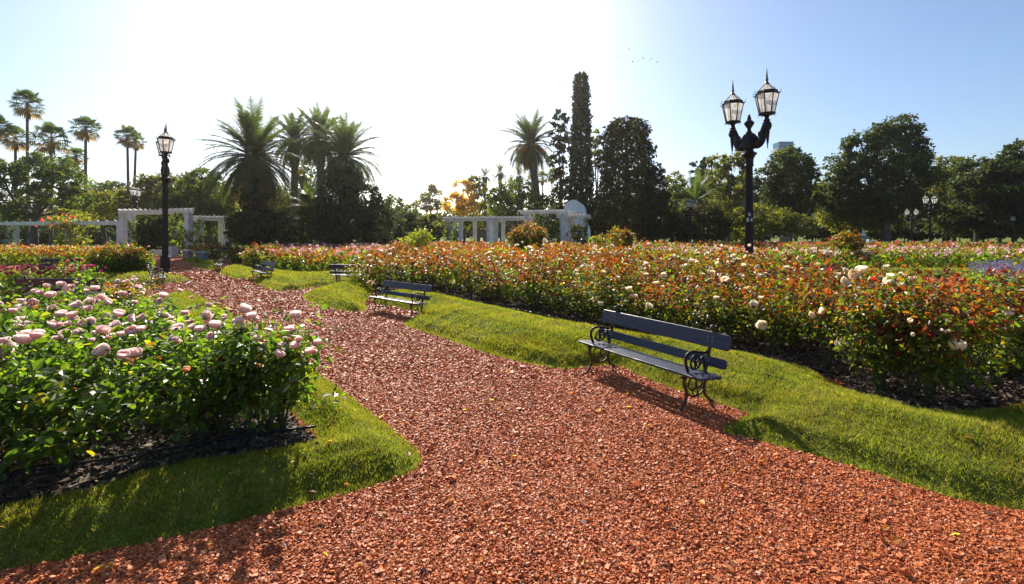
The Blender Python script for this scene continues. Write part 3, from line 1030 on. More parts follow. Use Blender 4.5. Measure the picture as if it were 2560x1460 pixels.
# magenta bushes at the left edge
K_mag = Rosebed(6, .95, .5, 46, 9, .09, .12, .1, 1, 3)
mp = [(-15.9, 16.4), (-16.7, 16.9), (-17.6, 16.3), (-18.4, 16.9), (-19.3, 16.3), (-20.2, 16.9), (-16.2, 17.3), (-17.3, 17.4)]
for i, (x, y) in enumerate(mp):
    t = K_mag.place(rng, x, y, .03, "rose bush crowded with magenta blooms at the left edge of the photo", "magenta rose bushes")
    for q in range(16):
        put_bloom(t, BL_mag[0], np.array([x + rng.uniform(-.5, .5), y + rng.uniform(-.5, .5), rng.uniform(.72, 1.02)]), rng, rng.uniform(.8, 1.2))
tr_ = K_mag.place(rng, GX(192, 20.5), 20.5, .03, "small red leaved rose bush between the two left benches", None)
for q in range(6):
    put_bloom(tr_, BL_red[0], np.array(tr_.location) + np.array([rng.uniform(-.5, .5), rng.uniform(-.5, .5), rng.uniform(.7, 1.0)]), rng, 1.0)

# purple salvia
mb = MB()
X, Y = jitter_grid(rng, bed_salvia, .34)
k = sdist(bed_salvia, X, Y) > .2
X, Y = X[k], Y[k]
n = len(X)
hs = .75 + .35 * sm(wob(X, Y, .6), -.6, .6) + rng.uniform(-.12, .12, n)
nl = 26
a = rng.uniform(0, 6.28, (n, nl))
rr = .26 * np.sqrt(rng.random((n, nl)))
Pn = np.stack([X[:, None] + np.cos(a) * rr, Y[:, None] + np.sin(a) * rr, rng.uniform(.05, .72, (n, nl)) * hs[:, None]], -1).reshape(-1, 3)
cc = np.array([(.09, .14, .03)]) * rng.uniform(.7, 1.3, (len(Pn), 1))
leaves(mb, rng, Pn, .12, cc, None, .5, 1, .2)
for q in range(9):
    hx, hy = rng.uniform(-.2, .2, n), rng.uniform(-.2, .2, n)
    for e in range(5):
        Pb = np.stack([X + hx + rng.normal(0, .01, n), Y + hy + rng.normal(0, .01, n), .70 * hs + e * .07 + rng.uniform(-.1, .1, n)], 1)
        leaves(mb, rng, Pb, .05, np.array([(.19, .17, .29)]) * rng.uniform(.7, 1.3, (n, 1)), None, .2, 1, .2, 1.4, 0.0, 1)
tag(mb.build("salvia_planting", [M_rose, M_petal]), "purple blue salvia in a mass at the right edge of the garden", "salvia", kind="stuff")


# ------------------------------------------------------------------ shrubs and trees
def blob_leaves(mb, rng, C, Rr, n, size, cols, sub=.3, up=.35, lod=1, shell=.55, aspect=1.0, droop=0.0, squash=1.0):
    """leaf clumps spread through one ellipsoid of the crown"""
    ns = max(6, int(n / 34))
    v = unit(rng.normal(0, 1, (ns, 3)))
    rad = shell + (1 - shell) * rng.random(ns) ** .6
    cen = C + v * rad[:, None] * Rr
    per = n // ns + 1
    sr = sub * Rr.mean() * rng.uniform(.55, 1.25, ns)
    off = unit(rng.normal(0, 1, (ns, per, 3))) * rng.random((ns, per, 1)) ** .45 * sr[:, None, None] * np.array([1.15, 1.15, .75 * squash])
    Pn = (cen[:, None] + off).reshape(-1, 3)
    Pn[:, 2] = np.maximum(Pn[:, 2], .05)
    base = cols[rng.choice(len(cols), ns)] * rng.uniform(.6, 1.05, (ns, 1))
    c = np.repeat(base, per, 0) * rng.uniform(.78, 1.22, (ns * per, 1))
    out = unit(off.reshape(-1, 3) + np.repeat(v * .5, per, 0))
    leaves(mb, rng, Pn, size, c, out, up, lod, .3, aspect, droop)


TC = {
    'green': [(.06, .095, .018), (.085, .12, .02), (.048, .078, .018)],
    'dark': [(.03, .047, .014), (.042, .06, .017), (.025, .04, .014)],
    'olive': [(.09, .105, .024), (.12, .125, .026), (.065, .08, .02)],
    'yellow': [(.115, .13, .02), (.145, .15, .022), (.09, .112, .02)],
    'gold': [(.42, .27, .04), (.46, .31, .07), (.34, .25, .05)],  # golden yellow, brighter than the other crowns
    'pale': [(.12, .12, .07), (.16, .13, .09), (.09, .11, .06)],  # faded far tree: distance haze painted into the leaf colour
    'con': [(.024, .042, .018), (.032, .054, .02), (.02, .034, .016)],
    'brown': [(.048, .05, .018), (.064, .058, .022), (.04, .044, .017)],
}


def tree(rng, label, d, blobs, hue, trunk_px, name="broadleaf_tree", cat="tree", group=None, dens=1.0, m=None, limbs=True, tr=.32, sub=.3, lsz=1.0, up=.35, shell=.5, depth=1.0, aspect=1.0, droop=0.0, squash=1.0, trunk_name="trunk"):
    """blobs: crown masses as (px, py, rx, ry) seen at depth d"""
    base = np.array([GX(trunk_px, d), d, 0.0])
    t = thing(name, label, cat, tuple(base), 0, group)
    mb = MB()
    k = d / F_PX
    size = max(.1, d * .0053) * lsz
    cents = []
    for (x, y, rx, ry) in blobs:
        c = P(x, y, d) - base
        c[1] += rng.uniform(-.5, .5) * rx * k * depth
        Rr = np.array([rx * k, rx * k * depth, ry * k])
        n = int(dens * 5.2 * (rx * ry * .16 * 3.14) / (2.3 * lsz * lsz))
        blob_leaves(mb, rng, c, Rr, max(n, 90), size, np.array(TC[hue]), sub, up, 1, shell, aspect, droop, squash)
        cents.append((c, Rr))
    mb.build("crown", m or M_tree, t)
    tb = MB()
    zt = max(np.mean([c[2] for c, _ in cents]) * .55, .4)
    lean = np.array([np.mean([c[0] for c, _ in cents]) * .25, 0, 0])
    fork = np.array([0, 0, zt]) + lean
    tube(tb, spline([[0, 0, -.1], [rng.uniform(-.1, .1), 0, zt * .5], fork], 5), np.linspace(tr * 1.25, tr * .75, 11), 9)
    if limbs:
        for c, Rr in cents:
            e = c + np.array([0, 0, Rr[2] * .2])
            mid = (fork + e) / 2 + rng.normal(0, .09, 3) * np.linalg.norm(e - fork)
            tube(tb, spline([fork - [0, 0, tr * .6], mid, e], 5), np.linspace(tr * .55, tr * .14, 11), 6)
            for q in range(3):
                e2 = c + unit(rng.normal(0, 1, 3) + np.array([0, 0, .5])) * Rr * .85
                s = mid + (e - mid) * rng.uniform(0, .6)
                tube(tb, spline([s, (s + e2) / 2 + rng.normal(0, .06, 3) * np.linalg.norm(e2 - s), e2], 3), np.linspace(tr * .24, tr * .06, 7), 5)
    tb.build(trunk_name, M_bark, t)
    return t


def shrub(rng, label, px, d, blobs, red, name="shrub", cat="shrub", yellow=.12, blooms=None, sc=1.0, hue=None):
    """a large rose shrub; blobs as for tree"""
    base = np.array([GX(px, d), d, 0.02])
    t = thing(name, label, cat, tuple(base))
    mb = MB()
    k = d / F_PX
    zmax = max(P(x, y - ry, d)[2] for x, y, rx, ry in blobs)
    for (x, y, rx, ry) in blobs:
        c = P(x, y, d) - base
        n = int(rx * ry * 1.3 * sc)
        v = unit(rng.normal(0, 1, (n, 3))) * (.45 + .58 * rng.random((n, 1)) ** .5)
        Pn = c + v * np.array([rx * k, rx * k, ry * k]) + rng.normal(0, .06, (n, 3))
        Pn[:, 2] = np.maximum(Pn[:, 2], .05)
        cc = rose_cols(rng, Pn[:, 2] / zmax, np.full(n, red), yellow)
        if hue is not None:
            cc = np.array(TC[hue])[rng.choice(3, n)] * rng.uniform(.75, 1.25, (n, 1))
        leaves(mb, rng, Pn, max(.08, d * .0048), cc, unit(v), .5, 1, .3)
        ns = 26
        s0 = c + unit(rng.normal(0, 1, (ns, 3)) + np.array([0, 0, 1.2])) * np.array([rx * k, rx * k, ry * k])
        for s in s0:      # long shoots breaking the outline
            L = rng.uniform(.15, .5)
            dv = unit((s - c) * np.array([.5, .5, 1]) + rng.normal(0, .3, 3))
            q = s + dv * np.linspace(0, L, 9)[:, None] + rng.normal(0, .03, (9, 3))
            leaves(mb, rng, q, max(.07, d * .004), rose_cols(rng, np.full(9, 1.0), np.full(9, red), yellow) if hue is None else np.array(TC[hue])[rng.choice(3, 9)], None, .4, 1, .2)
    mb.build("foliage", M_rose, t)
    cb = MB()
    for i in range(7):
        x, y, rx, ry = blobs[i % len(blobs)]
        e = P(x, y, d) - base + rng.normal(0, .5, 3) * np.array([rx * k, rx * k, ry * k])
        tube(cb, spline([[rng.uniform(-.15, .15), rng.uniform(-.15, .15), -.04], e * np.array([.4, .4, .5]), e], 4), np.linspace(.03, .012, 9), 5)
    cb.build("canes", M_cane, t)
    if blooms:
        me, nb, s = blooms
        for i in range(nb):
            x, y, rx, ry = blobs[rng.integers(len(blobs))]
            v = unit(rng.normal(0, 1, 3) + np.array([0, -.5, .8]))
            put_bloom(t, me, P(x, y, d) + v * np.array([rx * k, rx * k, ry * k]), rng, s * rng.uniform(.8, 1.2))
    return t


rng = np.random.default_rng(31)
shrub(rng, "big rounded rose shrub with red blooms left of the path lamp", 300, 23, [(300, 652, 62, 38), (270, 660, 40, 36), (335, 660, 36, 34)], .55, "rose_shrub", "rose bush", .08, (BL_red[0], 26, 1.1), 1.6)
shrub(rng, "tall rose shrub with orange red shoots in front of the middle pergola", 1318, 30, [(1318, 588, 42, 26), (1295, 600, 24, 20), (1345, 598, 24, 20)], .8, "rose_shrub", "rose bush", .12)
shrub(rng, "rounded rose shrub with orange tips in front of the broad weeping conifer", 1548, 31, [(1548, 596, 30, 20), (1570, 602, 18, 14)], .65, "rose_shrub", "rose bush", .2)
shrub(rng, "low dark rose shrub beside the black plinth", 1496, 33, [(1496, 606, 26, 12)], .2, "rose_shrub", "rose bush")
shrub(rng, "narrow yellow green shrub standing at the iron railing", 1443, 40, [(1443, 584, 14, 18)], .15, "shrub", "shrub", .5)
shrub(rng, "rounded orange tipped rose shrub before the bust pedestal", 2112, 28, [(2112, 606, 32, 20), (2135, 612, 20, 16)], .7, "rose_shrub", "rose bush", .2)
shrub(rng, "small round rose shrub with red tips and cream blooms left of centre", 1000, 24, [(1000, 632, 34, 20)], .9, "rose_shrub", "rose bush", .05)
shrub(rng, "bright yellow green leafy plant rising over the red roses", 1040, 30, [(1035, 604, 34, 13), (1058, 595, 20, 14)], 0, "leafy_plant", "plant", .0, None, 1.0, 'yellow')
shrub(rng, "red flowered rose shrub beside the gateway columns", 530, 40, [(530, 628, 36, 16)], .75, "rose_shrub", "rose bush", .1, (BL_red[0], 12, 1.2))
shrub(rng, "dark rose shrub with magenta blooms behind the farthest bench", 598, 34, [(600, 640, 26, 16), (585, 632, 16, 12)], .3, "rose_shrub", "rose bush", .05, (BL_mag[0], 14, 1.4))
shrub(rng, "dark green rose shrub with coral tips at the bend of the path", 640, 30, [(640, 642, 30, 20), (672, 632, 30, 16)], .6, "rose_shrub", "rose bush", .1, (BL_red[0], 6, 1.2))

# left side
tree(rng, "spreading bright green tree with dark open limbs at the left edge", 66, [(20, 440, 45, 36), (70, 415, 48, 32), (128, 415, 50, 34), (170, 450, 42, 36), (25, 500, 42, 34), (110, 480, 58, 36), (182, 500, 34, 30), (60, 545, 38, 22)], 'green', 85, dens=.85, tr=.42, sub=.26, lsz=1.0)
tree(rng, "low yellow green tree behind the long left pergola", 76, [(255, 505, 48, 28), (305, 528, 40, 28), (225, 548, 42, 24), (170, 545, 45, 25)], 'yellow', 262, dens=.9, tr=.3)
tree(rng, "yellow leaved bushy tree rising above the left pergola vines", 60, [(180, 545, 40, 26), (215, 560, 30, 20)], 'yellow', 190, name="small_tree", dens=.8, tr=.2)
tree(rng, "rounded olive tree just left of the near path lamp", 76, [(372, 468, 42, 34), (350, 505, 45, 40), (400, 510, 40, 40)], 'olive', 372, dens=1.0)
tree(rng, "olive green tree between the near path lamp and the biggest date palm", 74, [(450, 470, 42, 42), (430, 520, 45, 40), (480, 520, 45, 45)], 'olive', 455)
tree(rng, "tall green tree just left of the biggest date palm", 72, [(510, 450, 40, 32), (540, 490, 45, 45), (520, 540, 50, 45), (500, 490, 30, 30)], 'green', 525)
tree(rng, "yellowish tree behind the biggest date palm trunk", 70, [(590, 500, 45, 50), (690, 500, 50, 42), (715, 545, 45, 40), (660, 540, 45, 40)], 'olive', 690, dens=.9)
tree(rng, "small dark tree seen between the date palm trunks", 80, [(765, 430, 26, 24), (758, 480, 34, 40), (740, 520, 34, 40)], 'green', 760, dens=.7)
tree(rng, "dark ivy clad thicket wrapped round the biggest date palm trunk", 47, [(640, 500, 34, 70), (605, 565, 42, 44), (690, 575, 44, 40), (645, 575, 50, 44)], 'dark', 650, name="ivy_thicket", cat="shrub", dens=1.2, m=M_dark, tr=.25, trunk_name="stems")
tree(rng, "large dark rounded conifer in front of the date palms", 45, [(868, 455, 44, 40), (838, 500, 44, 52), (905, 500, 46, 52), (862, 560, 72, 55), (812, 570, 40, 52), (935, 560, 40, 55)], 'con', 868, name="conifer_tree", dens=1.5, m=M_dark, sub=.22, shell=.6, squash=1.7, aspect=.8, droop=-.8)
tree(rng, "small dark conifer at the right flank of the large rounded one", 52, [(962, 560, 26, 50), (955, 520, 18, 30)], 'con', 960, name="conifer_tree", dens=1.3, m=M_dark, squash=1.6)
tree(rng, "green shrubby conifer at the left flank of the large rounded one", 50, [(772, 560, 28, 52), (765, 520, 22, 36)], 'green', 772, name="conifer_tree", dens=1.1, m=M_dark)
tree(rng, "low dark dome shaped evergreen right of the rounded conifer", 58, [(1038, 575, 46, 40), (1000, 588, 36, 30), (1072, 585, 30, 32)], 'con', 1038, name="evergreen_shrub", cat="shrub", dens=1.5, m=M_dark, sub=.2, shell=.7)
tree(rng, "mid green tree far off behind the low dark dome evergreen", 95, [(982, 518, 34, 26), (1010, 530, 28, 20)], 'green', 985)
tree(rng, "pale pinkish tree far away in the gap of the skyline, haze painted into its leaves", 130, [(1075, 490, 26, 22), (1060, 510, 32, 20), (1092, 510, 22, 18), (1078, 474, 14, 12)], 'pale', 1075, dens=.6, sub=.35)
tree(rng, "golden yellow tree behind the white middle pergola", 84, [(1158, 478, 28, 34), (1138, 512, 30, 24), (1172, 520, 34, 26)], 'gold', 1160, dens=.8)
tree(rng, "green tree beside the golden tree", 88, [(1190, 470, 26, 28), (1208, 500, 24, 24)], 'olive', 1195, dens=.8)
tree(rng, "leafy green tree behind the middle pergola below the palms", 66, [(1290, 485, 48, 36), (1262, 515, 44, 30), (1325, 508, 40, 32), (1240, 490, 20, 20)], 'green', 1290, dens=.9)
tree(rng, "climbing foliage arch at the left end of the middle pergola", 58, [(1085, 552, 30, 16), (1115, 565, 14, 24), (1180, 556, 40, 20)], 'olive', 1085, name="climbing_plant", cat="plant", dens=1.0, tr=.08)
# centre right
tree(rng, "slim layered dark conifer between the lone date palm and the cypress", 74, [(1402, 298, 22, 20), (1396, 330, 26, 18), (1402, 365, 27, 22), (1396, 405, 25, 24), (1402, 450, 27, 26), (1398, 495, 34, 30), (1398, 545, 38, 34)], 'con', 1400, name="conifer_tree", dens=1.0, m=M_dark, sub=.32, tr=.35, squash=.5)


def column_tree(rng, label, px, d, prof, hue, name, dens, vstretch, m=M_dark):
    """prof: (py, half width) from top to bottom"""
    base = np.array([GX(px, d), d, 0.0])
    t = thing(name, label, "tree", tuple(base))
    mb = MB()
    k = d / F_PX
    prof = np.array(prof, float)
    n = int(dens)
    y = rng.uniform(prof[0, 0], prof[-1, 0], n)
    hw = np.interp(y, prof[:, 0], prof[:, 1])
    keep = rng.random(n) < hw / prof[:, 1].max()
    y, hw = y[keep], hw[keep]
    n = len(y)
    a = rng.uniform(0, 6.28, n)
    lump = .86 + .12 * np.sin(a * 3 + y * .09) + .1 * np.sin(a * 7 - y * .21)
    rr = hw * lump * (.6 + .45 * rng.random(n) ** .5) * k
    Pn = np.stack([np.cos(a) * rr, np.sin(a) * rr, CAM_H - (y - HY) * k], 1)
    Pn[:, 2] = np.maximum(Pn[:, 2], .1)
    cl = np.array(TC[hue])
    c = cl[rng.choice(len(cl), n)] * rng.uniform(.7, 1.35, (n, 1))
    out = np.stack([np.cos(a), np.sin(a), np.full(n, .1)], 1)
    leaves(mb, rng, Pn, d * .0068, c, out, .1, 1, .3, .7, vstretch)
    mb.build("crown", m, t)
    tb = MB()
    top = CAM_H - (prof[0, 0] - HY) * k
    tube(tb, [[0, 0, -.1], [0, 0, top * .5], [0, 0, top * .95]], [.42, .3, .08], 9)
    tb.build("trunk", M_bark, t)
    return t


column_tree(rng, "very tall slender cypress, the highest tree in the garden", 1453, 68, [(186, 11), (196, 16), (240, 20), (262, 20), (300, 23), (360, 25), (420, 29), (480, 33), (540, 36), (596, 37)], 'con', "cypress_tree", 15000, -1.5)
column_tree(rng, "broad dark weeping conifer right of the tall cypress", 1566, 62, [(294, 20), (304, 44), (330, 58), (380, 66), (440, 70), (500, 76), (560, 80), (600, 78)], 'brown', "conifer_tree", 22000, 2.2)
tree(rng, "dark drooping conifer joined to the right side of the broad weeping one", 60, [(1642, 425, 18, 20), (1640, 480, 36, 44), (1640, 540, 44, 56)], 'brown', 1640, name="conifer_tree", dens=1.6, m=M_dark, droop=1.5, aspect=.7, squash=1.6)
tree(rng, "light green tree peeping out behind the tall cypress", 90, [(1492, 345, 14, 24), (1494, 390, 16, 26)], 'olive', 1492)
tree(rng, "light green drooping tree right of the weeping conifers", 82, [(1690, 455, 22, 28), (1702, 500, 28, 34), (1690, 550, 30, 34)], 'yellow', 1690)
tree(rng, "flat topped dark cedar with layered branches", 96, [(1752, 412, 26, 8), (1748, 430, 32, 8), (1762, 450, 36, 9), (1780, 400, 20, 8), (1756, 475, 34, 12)], 'con', 1765, name="cedar_tree", m=M_dark, dens=1.2, squash=.6)
tree(rng, "sparse gnarled olive green oak left of the large twin lamp", 78, [(1800, 405, 34, 22), (1830, 430, 40, 28), (1795, 450, 42, 30), (1840, 475, 42, 34), (1805, 500, 50, 34), (1850, 400, 20, 20)], 'olive', 1822, dens=.75, sub=.24)
tree(rng, "dome shaped brownish clipped evergreen with several stems", 58, [(1745, 555, 70, 42), (1700, 575, 30, 34), (1795, 568, 32, 32)], 'brown', 1755, name="evergreen_shrub", cat="tree", dens=1.5, m=M_dark, sub=.2, shell=.65)
tree(rng, "low spreading tree with sunlit yellow green top under the twin lamp", 62, [(1848, 545, 34, 30), (1890, 535, 44, 28), (1945, 548, 46, 28), (1990, 565, 34, 28), (1870, 575, 40, 24)], 'yellow', 1905, dens=.9, up=.8)
tree(rng, "tall dark tree just right of the large twin lamp", 76, [(1985, 385, 30, 22), (1960, 412, 44, 34), (2010, 432, 38, 34), (1925, 452, 36, 38), (1965, 470, 50, 40), (2000, 505, 44, 38), (1940, 515, 40, 36)], 'dark', 1975, dens=1.1)
tree(rng, "sunlit yellow green tree left of the biggest oak", 82, [(2085, 485, 36, 34), (2070, 530, 36, 36), (2110, 550, 44, 34), (2150, 560, 40, 30)], 'yellow', 2100, dens=.85)
tree(rng, "biggest broad dark oak on the right with a thick trunk", 78, [(2110, 520, 52, 38), (2300, 510, 50, 38), (2080, 490, 36, 34), (2200, 545, 60, 30), (2255, 322, 42, 36), (2200, 340, 38, 28), (2145, 365, 40, 34), (2285, 380, 48, 40), (2215, 392, 64, 44), (2120, 415, 46, 36), (2275, 440, 58, 38), (2170, 450, 60, 40), (2100, 455, 36, 26), (2235, 500, 70, 40), (2150, 510, 56, 36), (2322, 430, 24, 26)], 'dark', 2215, dens=1.1, tr=.65)
tree(rng, "olive tree filling the gap right of the biggest oak", 96, [(2385, 418, 40, 34), (2365, 470, 40, 44), (2400, 500, 44, 40)], 'olive', 2385)
tree(rng, "dark wide tree second from the right edge", 80, [(2450, 425, 46, 32), (2420, 470, 46, 40), (2480, 470, 50, 42), (2440, 530, 60, 44), (2380, 550, 46, 40)], 'dark', 2440, dens=1.2)
tree(rng, "dark tall tree at the right edge of the photo", 76, [(2550, 385, 36, 32), (2510, 415, 46, 34), (2560, 440, 50, 50), (2520, 490, 60, 44), (2570, 530, 60, 60), (2500, 550, 44, 40)], 'dark', 2535, dens=1.2)

# the wood at the end of the park: every tree its own
hx = [(-40, 520), (40, 515), (110, 505), (190, 480), (240, 455), (300, 460), (360, 470), (430, 460), (500, 455), (570, 455), (640, 470), (710, 480), (790, 500), (870, 510), (940, 530), (1010, 528), (1060, 535), (1130, 525), (1210, 510), (1290, 535), (1370, 530), (1450, 530), (1530, 500), (1610, 480), (1680, 465), (1750, 460), (1830, 450), (1910, 455), (1990, 470), (2060, 450), (2130, 470), (2210, 480), (2290, 460), (2360, 430), (2430, 420), (2500, 400), (2580, 380)]
hu = ['green', 'dark', 'olive', 'dark']
hl = {'green': "mid green tree in the wood closing the end of the park", 'dark': "dark green tree in the wood closing the end of the park", 'olive': "olive green tree in the wood closing the end of the park"}
for i, (x, y) in enumerate(hx):
    dd = 108 + (i * 37 % 23)
    h = hu[i % 4]
    q = (590 - y) / 2
    tree(rng, hl[h], dd, [(x, y + q * .55, 50, q * .6), (x - 32, y + q * 1.1, 38, q * .7), (x + 34, y + q * 1.05, 38, q * .7), (x - 20, 574, 42, 20), (x + 22, 576, 42, 20)], h, x, dens=.75, group="trees of the wood behind the garden", tr=.3)


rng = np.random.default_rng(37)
for i, (x, y, d) in enumerate([(1660, 560, 92), (1860, 570, 94), (2040, 560, 96), (2110, 575, 96), (2180, 570, 96), (2260, 560, 94), (2330, 565, 92), (2400, 560, 94), (2470, 560, 92), (2540, 555, 90), (2610, 555, 90), (700, 575, 84), (560, 575, 86), (460, 575, 88), (250, 580, 90), (120, 578, 88), (-20, 575, 84)]):  # dark bushes added to cover the bright strip between the trunks
    tree(rng, "low dark bush added to darken the gap under the trees", d, [(x, y + 10, 42, 22), (x + 30, y + 16, 34, 18), (x - 30, y + 16, 34, 18)], 'dark', x, name="shade_fill_bush", cat="shrub", group="added dark bushes under the park trees", dens=.8, m=M_dark, tr=.1, limbs=False, trunk_name="stems")

# ------------------------------------------------------------------ palms
def frond(mb, rng, root, dirv, L, arch, nl, w, col, twist=0.0, mi=0):
    """feather frond: arched midrib with two rows of leaflets"""
    h = np.array([dirv[0], dirv[1], 0.0])
    h = h / (np.linalg.norm(h) + 1e-6)
    el = math.atan2(dirv[2], math.hypot(dirv[0], dirv[1]))
    n = 12
    pts = [np.array(root, float)]
    e = el
    for i in range(n):
        e -= arch / n * (0.5 + i / n)
        e = max(e, -1.5)
        pts.append(pts[-1] + L / n * (h * math.cos(e) + np.array([0, 0, math.sin(e)])))
    pts = np.array(pts)
    tube(mb, pts, np.linspace(.05, .012, len(pts)) * L / 4.5, 4, mi, np.array(col) * 1.3, cap=False)
    t = np.linspace(.12, 1, nl)
    idx = t * n
    i0 = np.minimum(idx.astype(int), n - 1)
    f = (idx - i0)[:, None]
    C = pts[i0] * (1 - f) + pts[i0 + 1] * f
    T = unit(pts[i0 + 1] - pts[i0])
    side = unit(np.cross(T, np.array([0, 0, 1.0])) + 1e-6)
    nrm = np.cross(side, T)
    ll = L * .17 * (np.sin(np.clip(t * 1.05, 0, 1) * math.pi) ** .5 * .75 + .2)
    for sgn in (-1, 1):
        dvec = unit(T * .75 + sgn * side * .75 + nrm * rng.uniform(.0, .3, (nl, 1)) - np.array([0, 0, .25]))
        tip = C + dvec * ll[:, None]
        wv = T * w
        V = np.stack([C - wv * .5, C + wv * .5, (C + tip) / 2 + wv * .45, tip], 1).reshape(-1, 3)
        F = np.arange(4 * nl).reshape(-1, 4)
        c = np.array(col) * rng.uniform(.75, 1.25, (nl, 1))
        mb.add(V, F, np.repeat(c, 4, 0), mi)


def date_palm(rng, label, px, d, cy, top, base_px=None, rad=4.8, nf=78, tr=.5, group="date palms", fruit=False, hgt=None, nl=30):
    """crown centre at (px, cy)"""
    bx = base_px if base_px is not None else px
    base = np.array([GX(bx, d), d, 0.0])
    t = thing("date_palm", label, "palm", tuple(base), 0, group)
    C = P(px, cy, d) - base
    tb = MB()
    p = spline([[0, 0, -.1], [C[0] * .35, 0, C[2] * .5], C - [0, 0, .3]], 8)
    rr = np.linspace(tr * 1.15, tr * .9, len(p))
    rr[-4:] *= 1.35
    tube(tb, p, rr, 12)
    for i in range(60):            # old leaf bases under the crown
        a = i * 2.4
        z = C[2] - .2 - 1.6 * (i / 60)
        q = np.array([C[0] + math.cos(a) * tr * 1.1, C[1] + math.sin(a) * tr * 1.1, z])
        tube(tb, [q, q + np.array([math.cos(a) * .3, math.sin(a) * .3, .35])], [.1, .04], 4)
    tb.build("trunk", M_palmbark, t)
    mb = MB()
    gold = math.pi * (3 - math.sqrt(5))
    for i in range(nf):
        f = (i + .5) / nf
        el = math.radians(86 - 150 * f ** .9) + rng.uniform(-.1, .1)
        a = i * gold + rng.uniform(-.45, .45)
        dv = np.array([math.cos(a) * math.cos(el), math.sin(a) * math.cos(el), math.sin(el)])
        L = rad * 1.16 * rng.uniform(.78, 1.08) * (1.0 if f < .75 else .9)
        col = (.04, .062, .022) if f < .8 else ((.06, .06, .025) if f < .92 else (.16, .10, .045))
        frond(mb, rng, C + dv * .25, dv, L, (.6 + .85 * (1 - abs(math.sin(el)))) * rng.uniform(.8, 1.2), nl, .145 * rad / 4.8 * (30 / nl), col)
    mb.build("crown", M_tree, t)
    if fruit:
        fb = MB()
        for i in range(9):
            a = i * .7
            q = C + np.array([math.cos(a) * .5, math.sin(a) * .5, -.1])
            e = q + np.array([math.cos(a) * 1.6, math.sin(a) * 1.6, -.9])
            tube(fb, spline([q, (q + e) / 2 + [0, 0, .5], e], 4), .05, 5, 0, (.35, .12, .02))
            n = 60
            leaves(fb, rng, e + rng.normal(0, .28, (n, 3)), .22, np.array([(.36, .13, .02)]) * rng.uniform(.7, 1.2, (n, 1)), None, .2, 1)
        fb.build("fruit_stalks", M_tree, t)
    return t


rng = np.random.default_rng(41)
date_palm(rng, "biggest date palm with arching fronds over a stout ivy clad trunk", 636, 48, 395, 240, 640, 5.2, 150, .6, nl=44)
date_palm(rng, "date palm half hidden directly right of the biggest date palm", 736, 62, 355, 298, 737, 3.9, 110, .45)
date_palm(rng, "tall date palm with upright crown behind the large rounded conifer", 800, 60, 345, 288, 803, 3.9, 110, .5)
date_palm(rng, "rightmost date palm of the left group, drooping behind the conifer", 862, 54, 392, 310, 860, 4.5, 130, .5)
date_palm(rng, "lone date palm with orange fruit stalks left of the slim conifer", 1326, 70, 362, 285, 1350, 4.5, 125, .55, fruit=True)
date_palm(rng, "low date palm above the dome shaped brownish evergreen", 1742, 66, 505, 445, 1742, 4.2, 60, .5)
date_palm(rng, "low date palm tucked left of the rounded conifer", 772, 58, 520, 470, 772, 3.6, 44, .4)
for lab, px, d, cy, r in (("distant date palm, leftmost behind the middle pergola", 1212, 118, 442, 2.7), ("distant date palm, tallest above the green tree by the middle pergola", 1251, 122, 432, 2.8), ("distant date palm left of the lone palm trunk", 1297, 118, 440, 2.7), ("short distant date palm between its two taller neighbours", 1278, 128, 458, 2.3)):
    date_palm(rng, lab, px, d, cy, 0, px + 2, r, 46, .35, "distant date palms", nl=16)


def fan_palm(rng, label, px, d, cy, r, base_px, tr=.24, nf=46):
    base = np.array([GX(base_px, d), d, 0.0])
    t = thing("fan_palm", label, "palm", tuple(base), 0, "tall fan palms")
    C = P(px, cy, d) - base
    tb = MB()
    p = spline([[0, 0, -.1], [C[0] * .3, 0, C[2] * .5], C], 8)
    tube(tb, p, np.linspace(tr * 1.35, tr * .8, len(p)), 9)
    tb.build("trunk", M_palmbark, t)
    mb = MB()
    sb = MB()
    g = math.pi * (3 - math.sqrt(5))
    for i in range(nf):
        f = (i + .5) / nf
        el = math.radians(85 - 140 * f) + rng.uniform(-.12, .12)
        a = i * g + rng.uniform(-.3, .3)
        dv = np.array([math.cos(a) * math.cos(el), math.sin(a) * math.cos(el), math.sin(el)])
        pet = r * rng.uniform(.42, .78)
        root = C + np.array([0, 0, .15])
        hub = root + dv * pet - np.array([0, 0, .12 * pet])
        dead = f > .78
        B = sb if dead else mb
        col = np.array((.15, .105, .06)) if dead else np.array((.04, .065, .022)) * rng.uniform(.8, 1.2)
        tube(B, [root, (root + hub) / 2 + [0, 0, .06], hub], .03, 4, 0, col, cap=False)
        side = unit(np.cross(dv, [0, 0, 1.0]) + 1e-6)
        nr = np.cross(side, dv)
        ns = 12
        th = np.linspace(-1.6, 1.6, ns)
        L = r * .44
        for q in th:
            sdv = dv * math.cos(q) + side * math.sin(q) + nr * .12
            tip = hub + sdv * L - np.array([0, 0, L * (.15 + .5 * (abs(q) / 1.7) ** 2 + .25 * f)])
            wv = unit(np.cross(sdv, nr)) * L * .075
            mid = hub + sdv * L * .55
            B.add([hub, mid - wv, tip, mid + wv], [[0, 1, 2, 3]], col * rng.uniform(.8, 1.2))
    for i in range(40):
        a = rng.uniform(0, 6.28)
        q = C + np.array([math.cos(a) * .3, math.sin(a) * .3, -rng.uniform(0, r * .65)])
        sb.add([q, q + np.array([.12, 0, -.5]), q + np.array([math.cos(a) * .25, math.sin(a) * .25, -r * .45]), q + np.array([-.12, 0, -.5])], [[0, 1, 2, 3]], np.array((.13, .09, .05)) * rng.uniform(.7, 1.2))
    mb.build("crown", M_tree, t)
    sb.build("dead_leaf_skirt", M_tree, t)
    return t


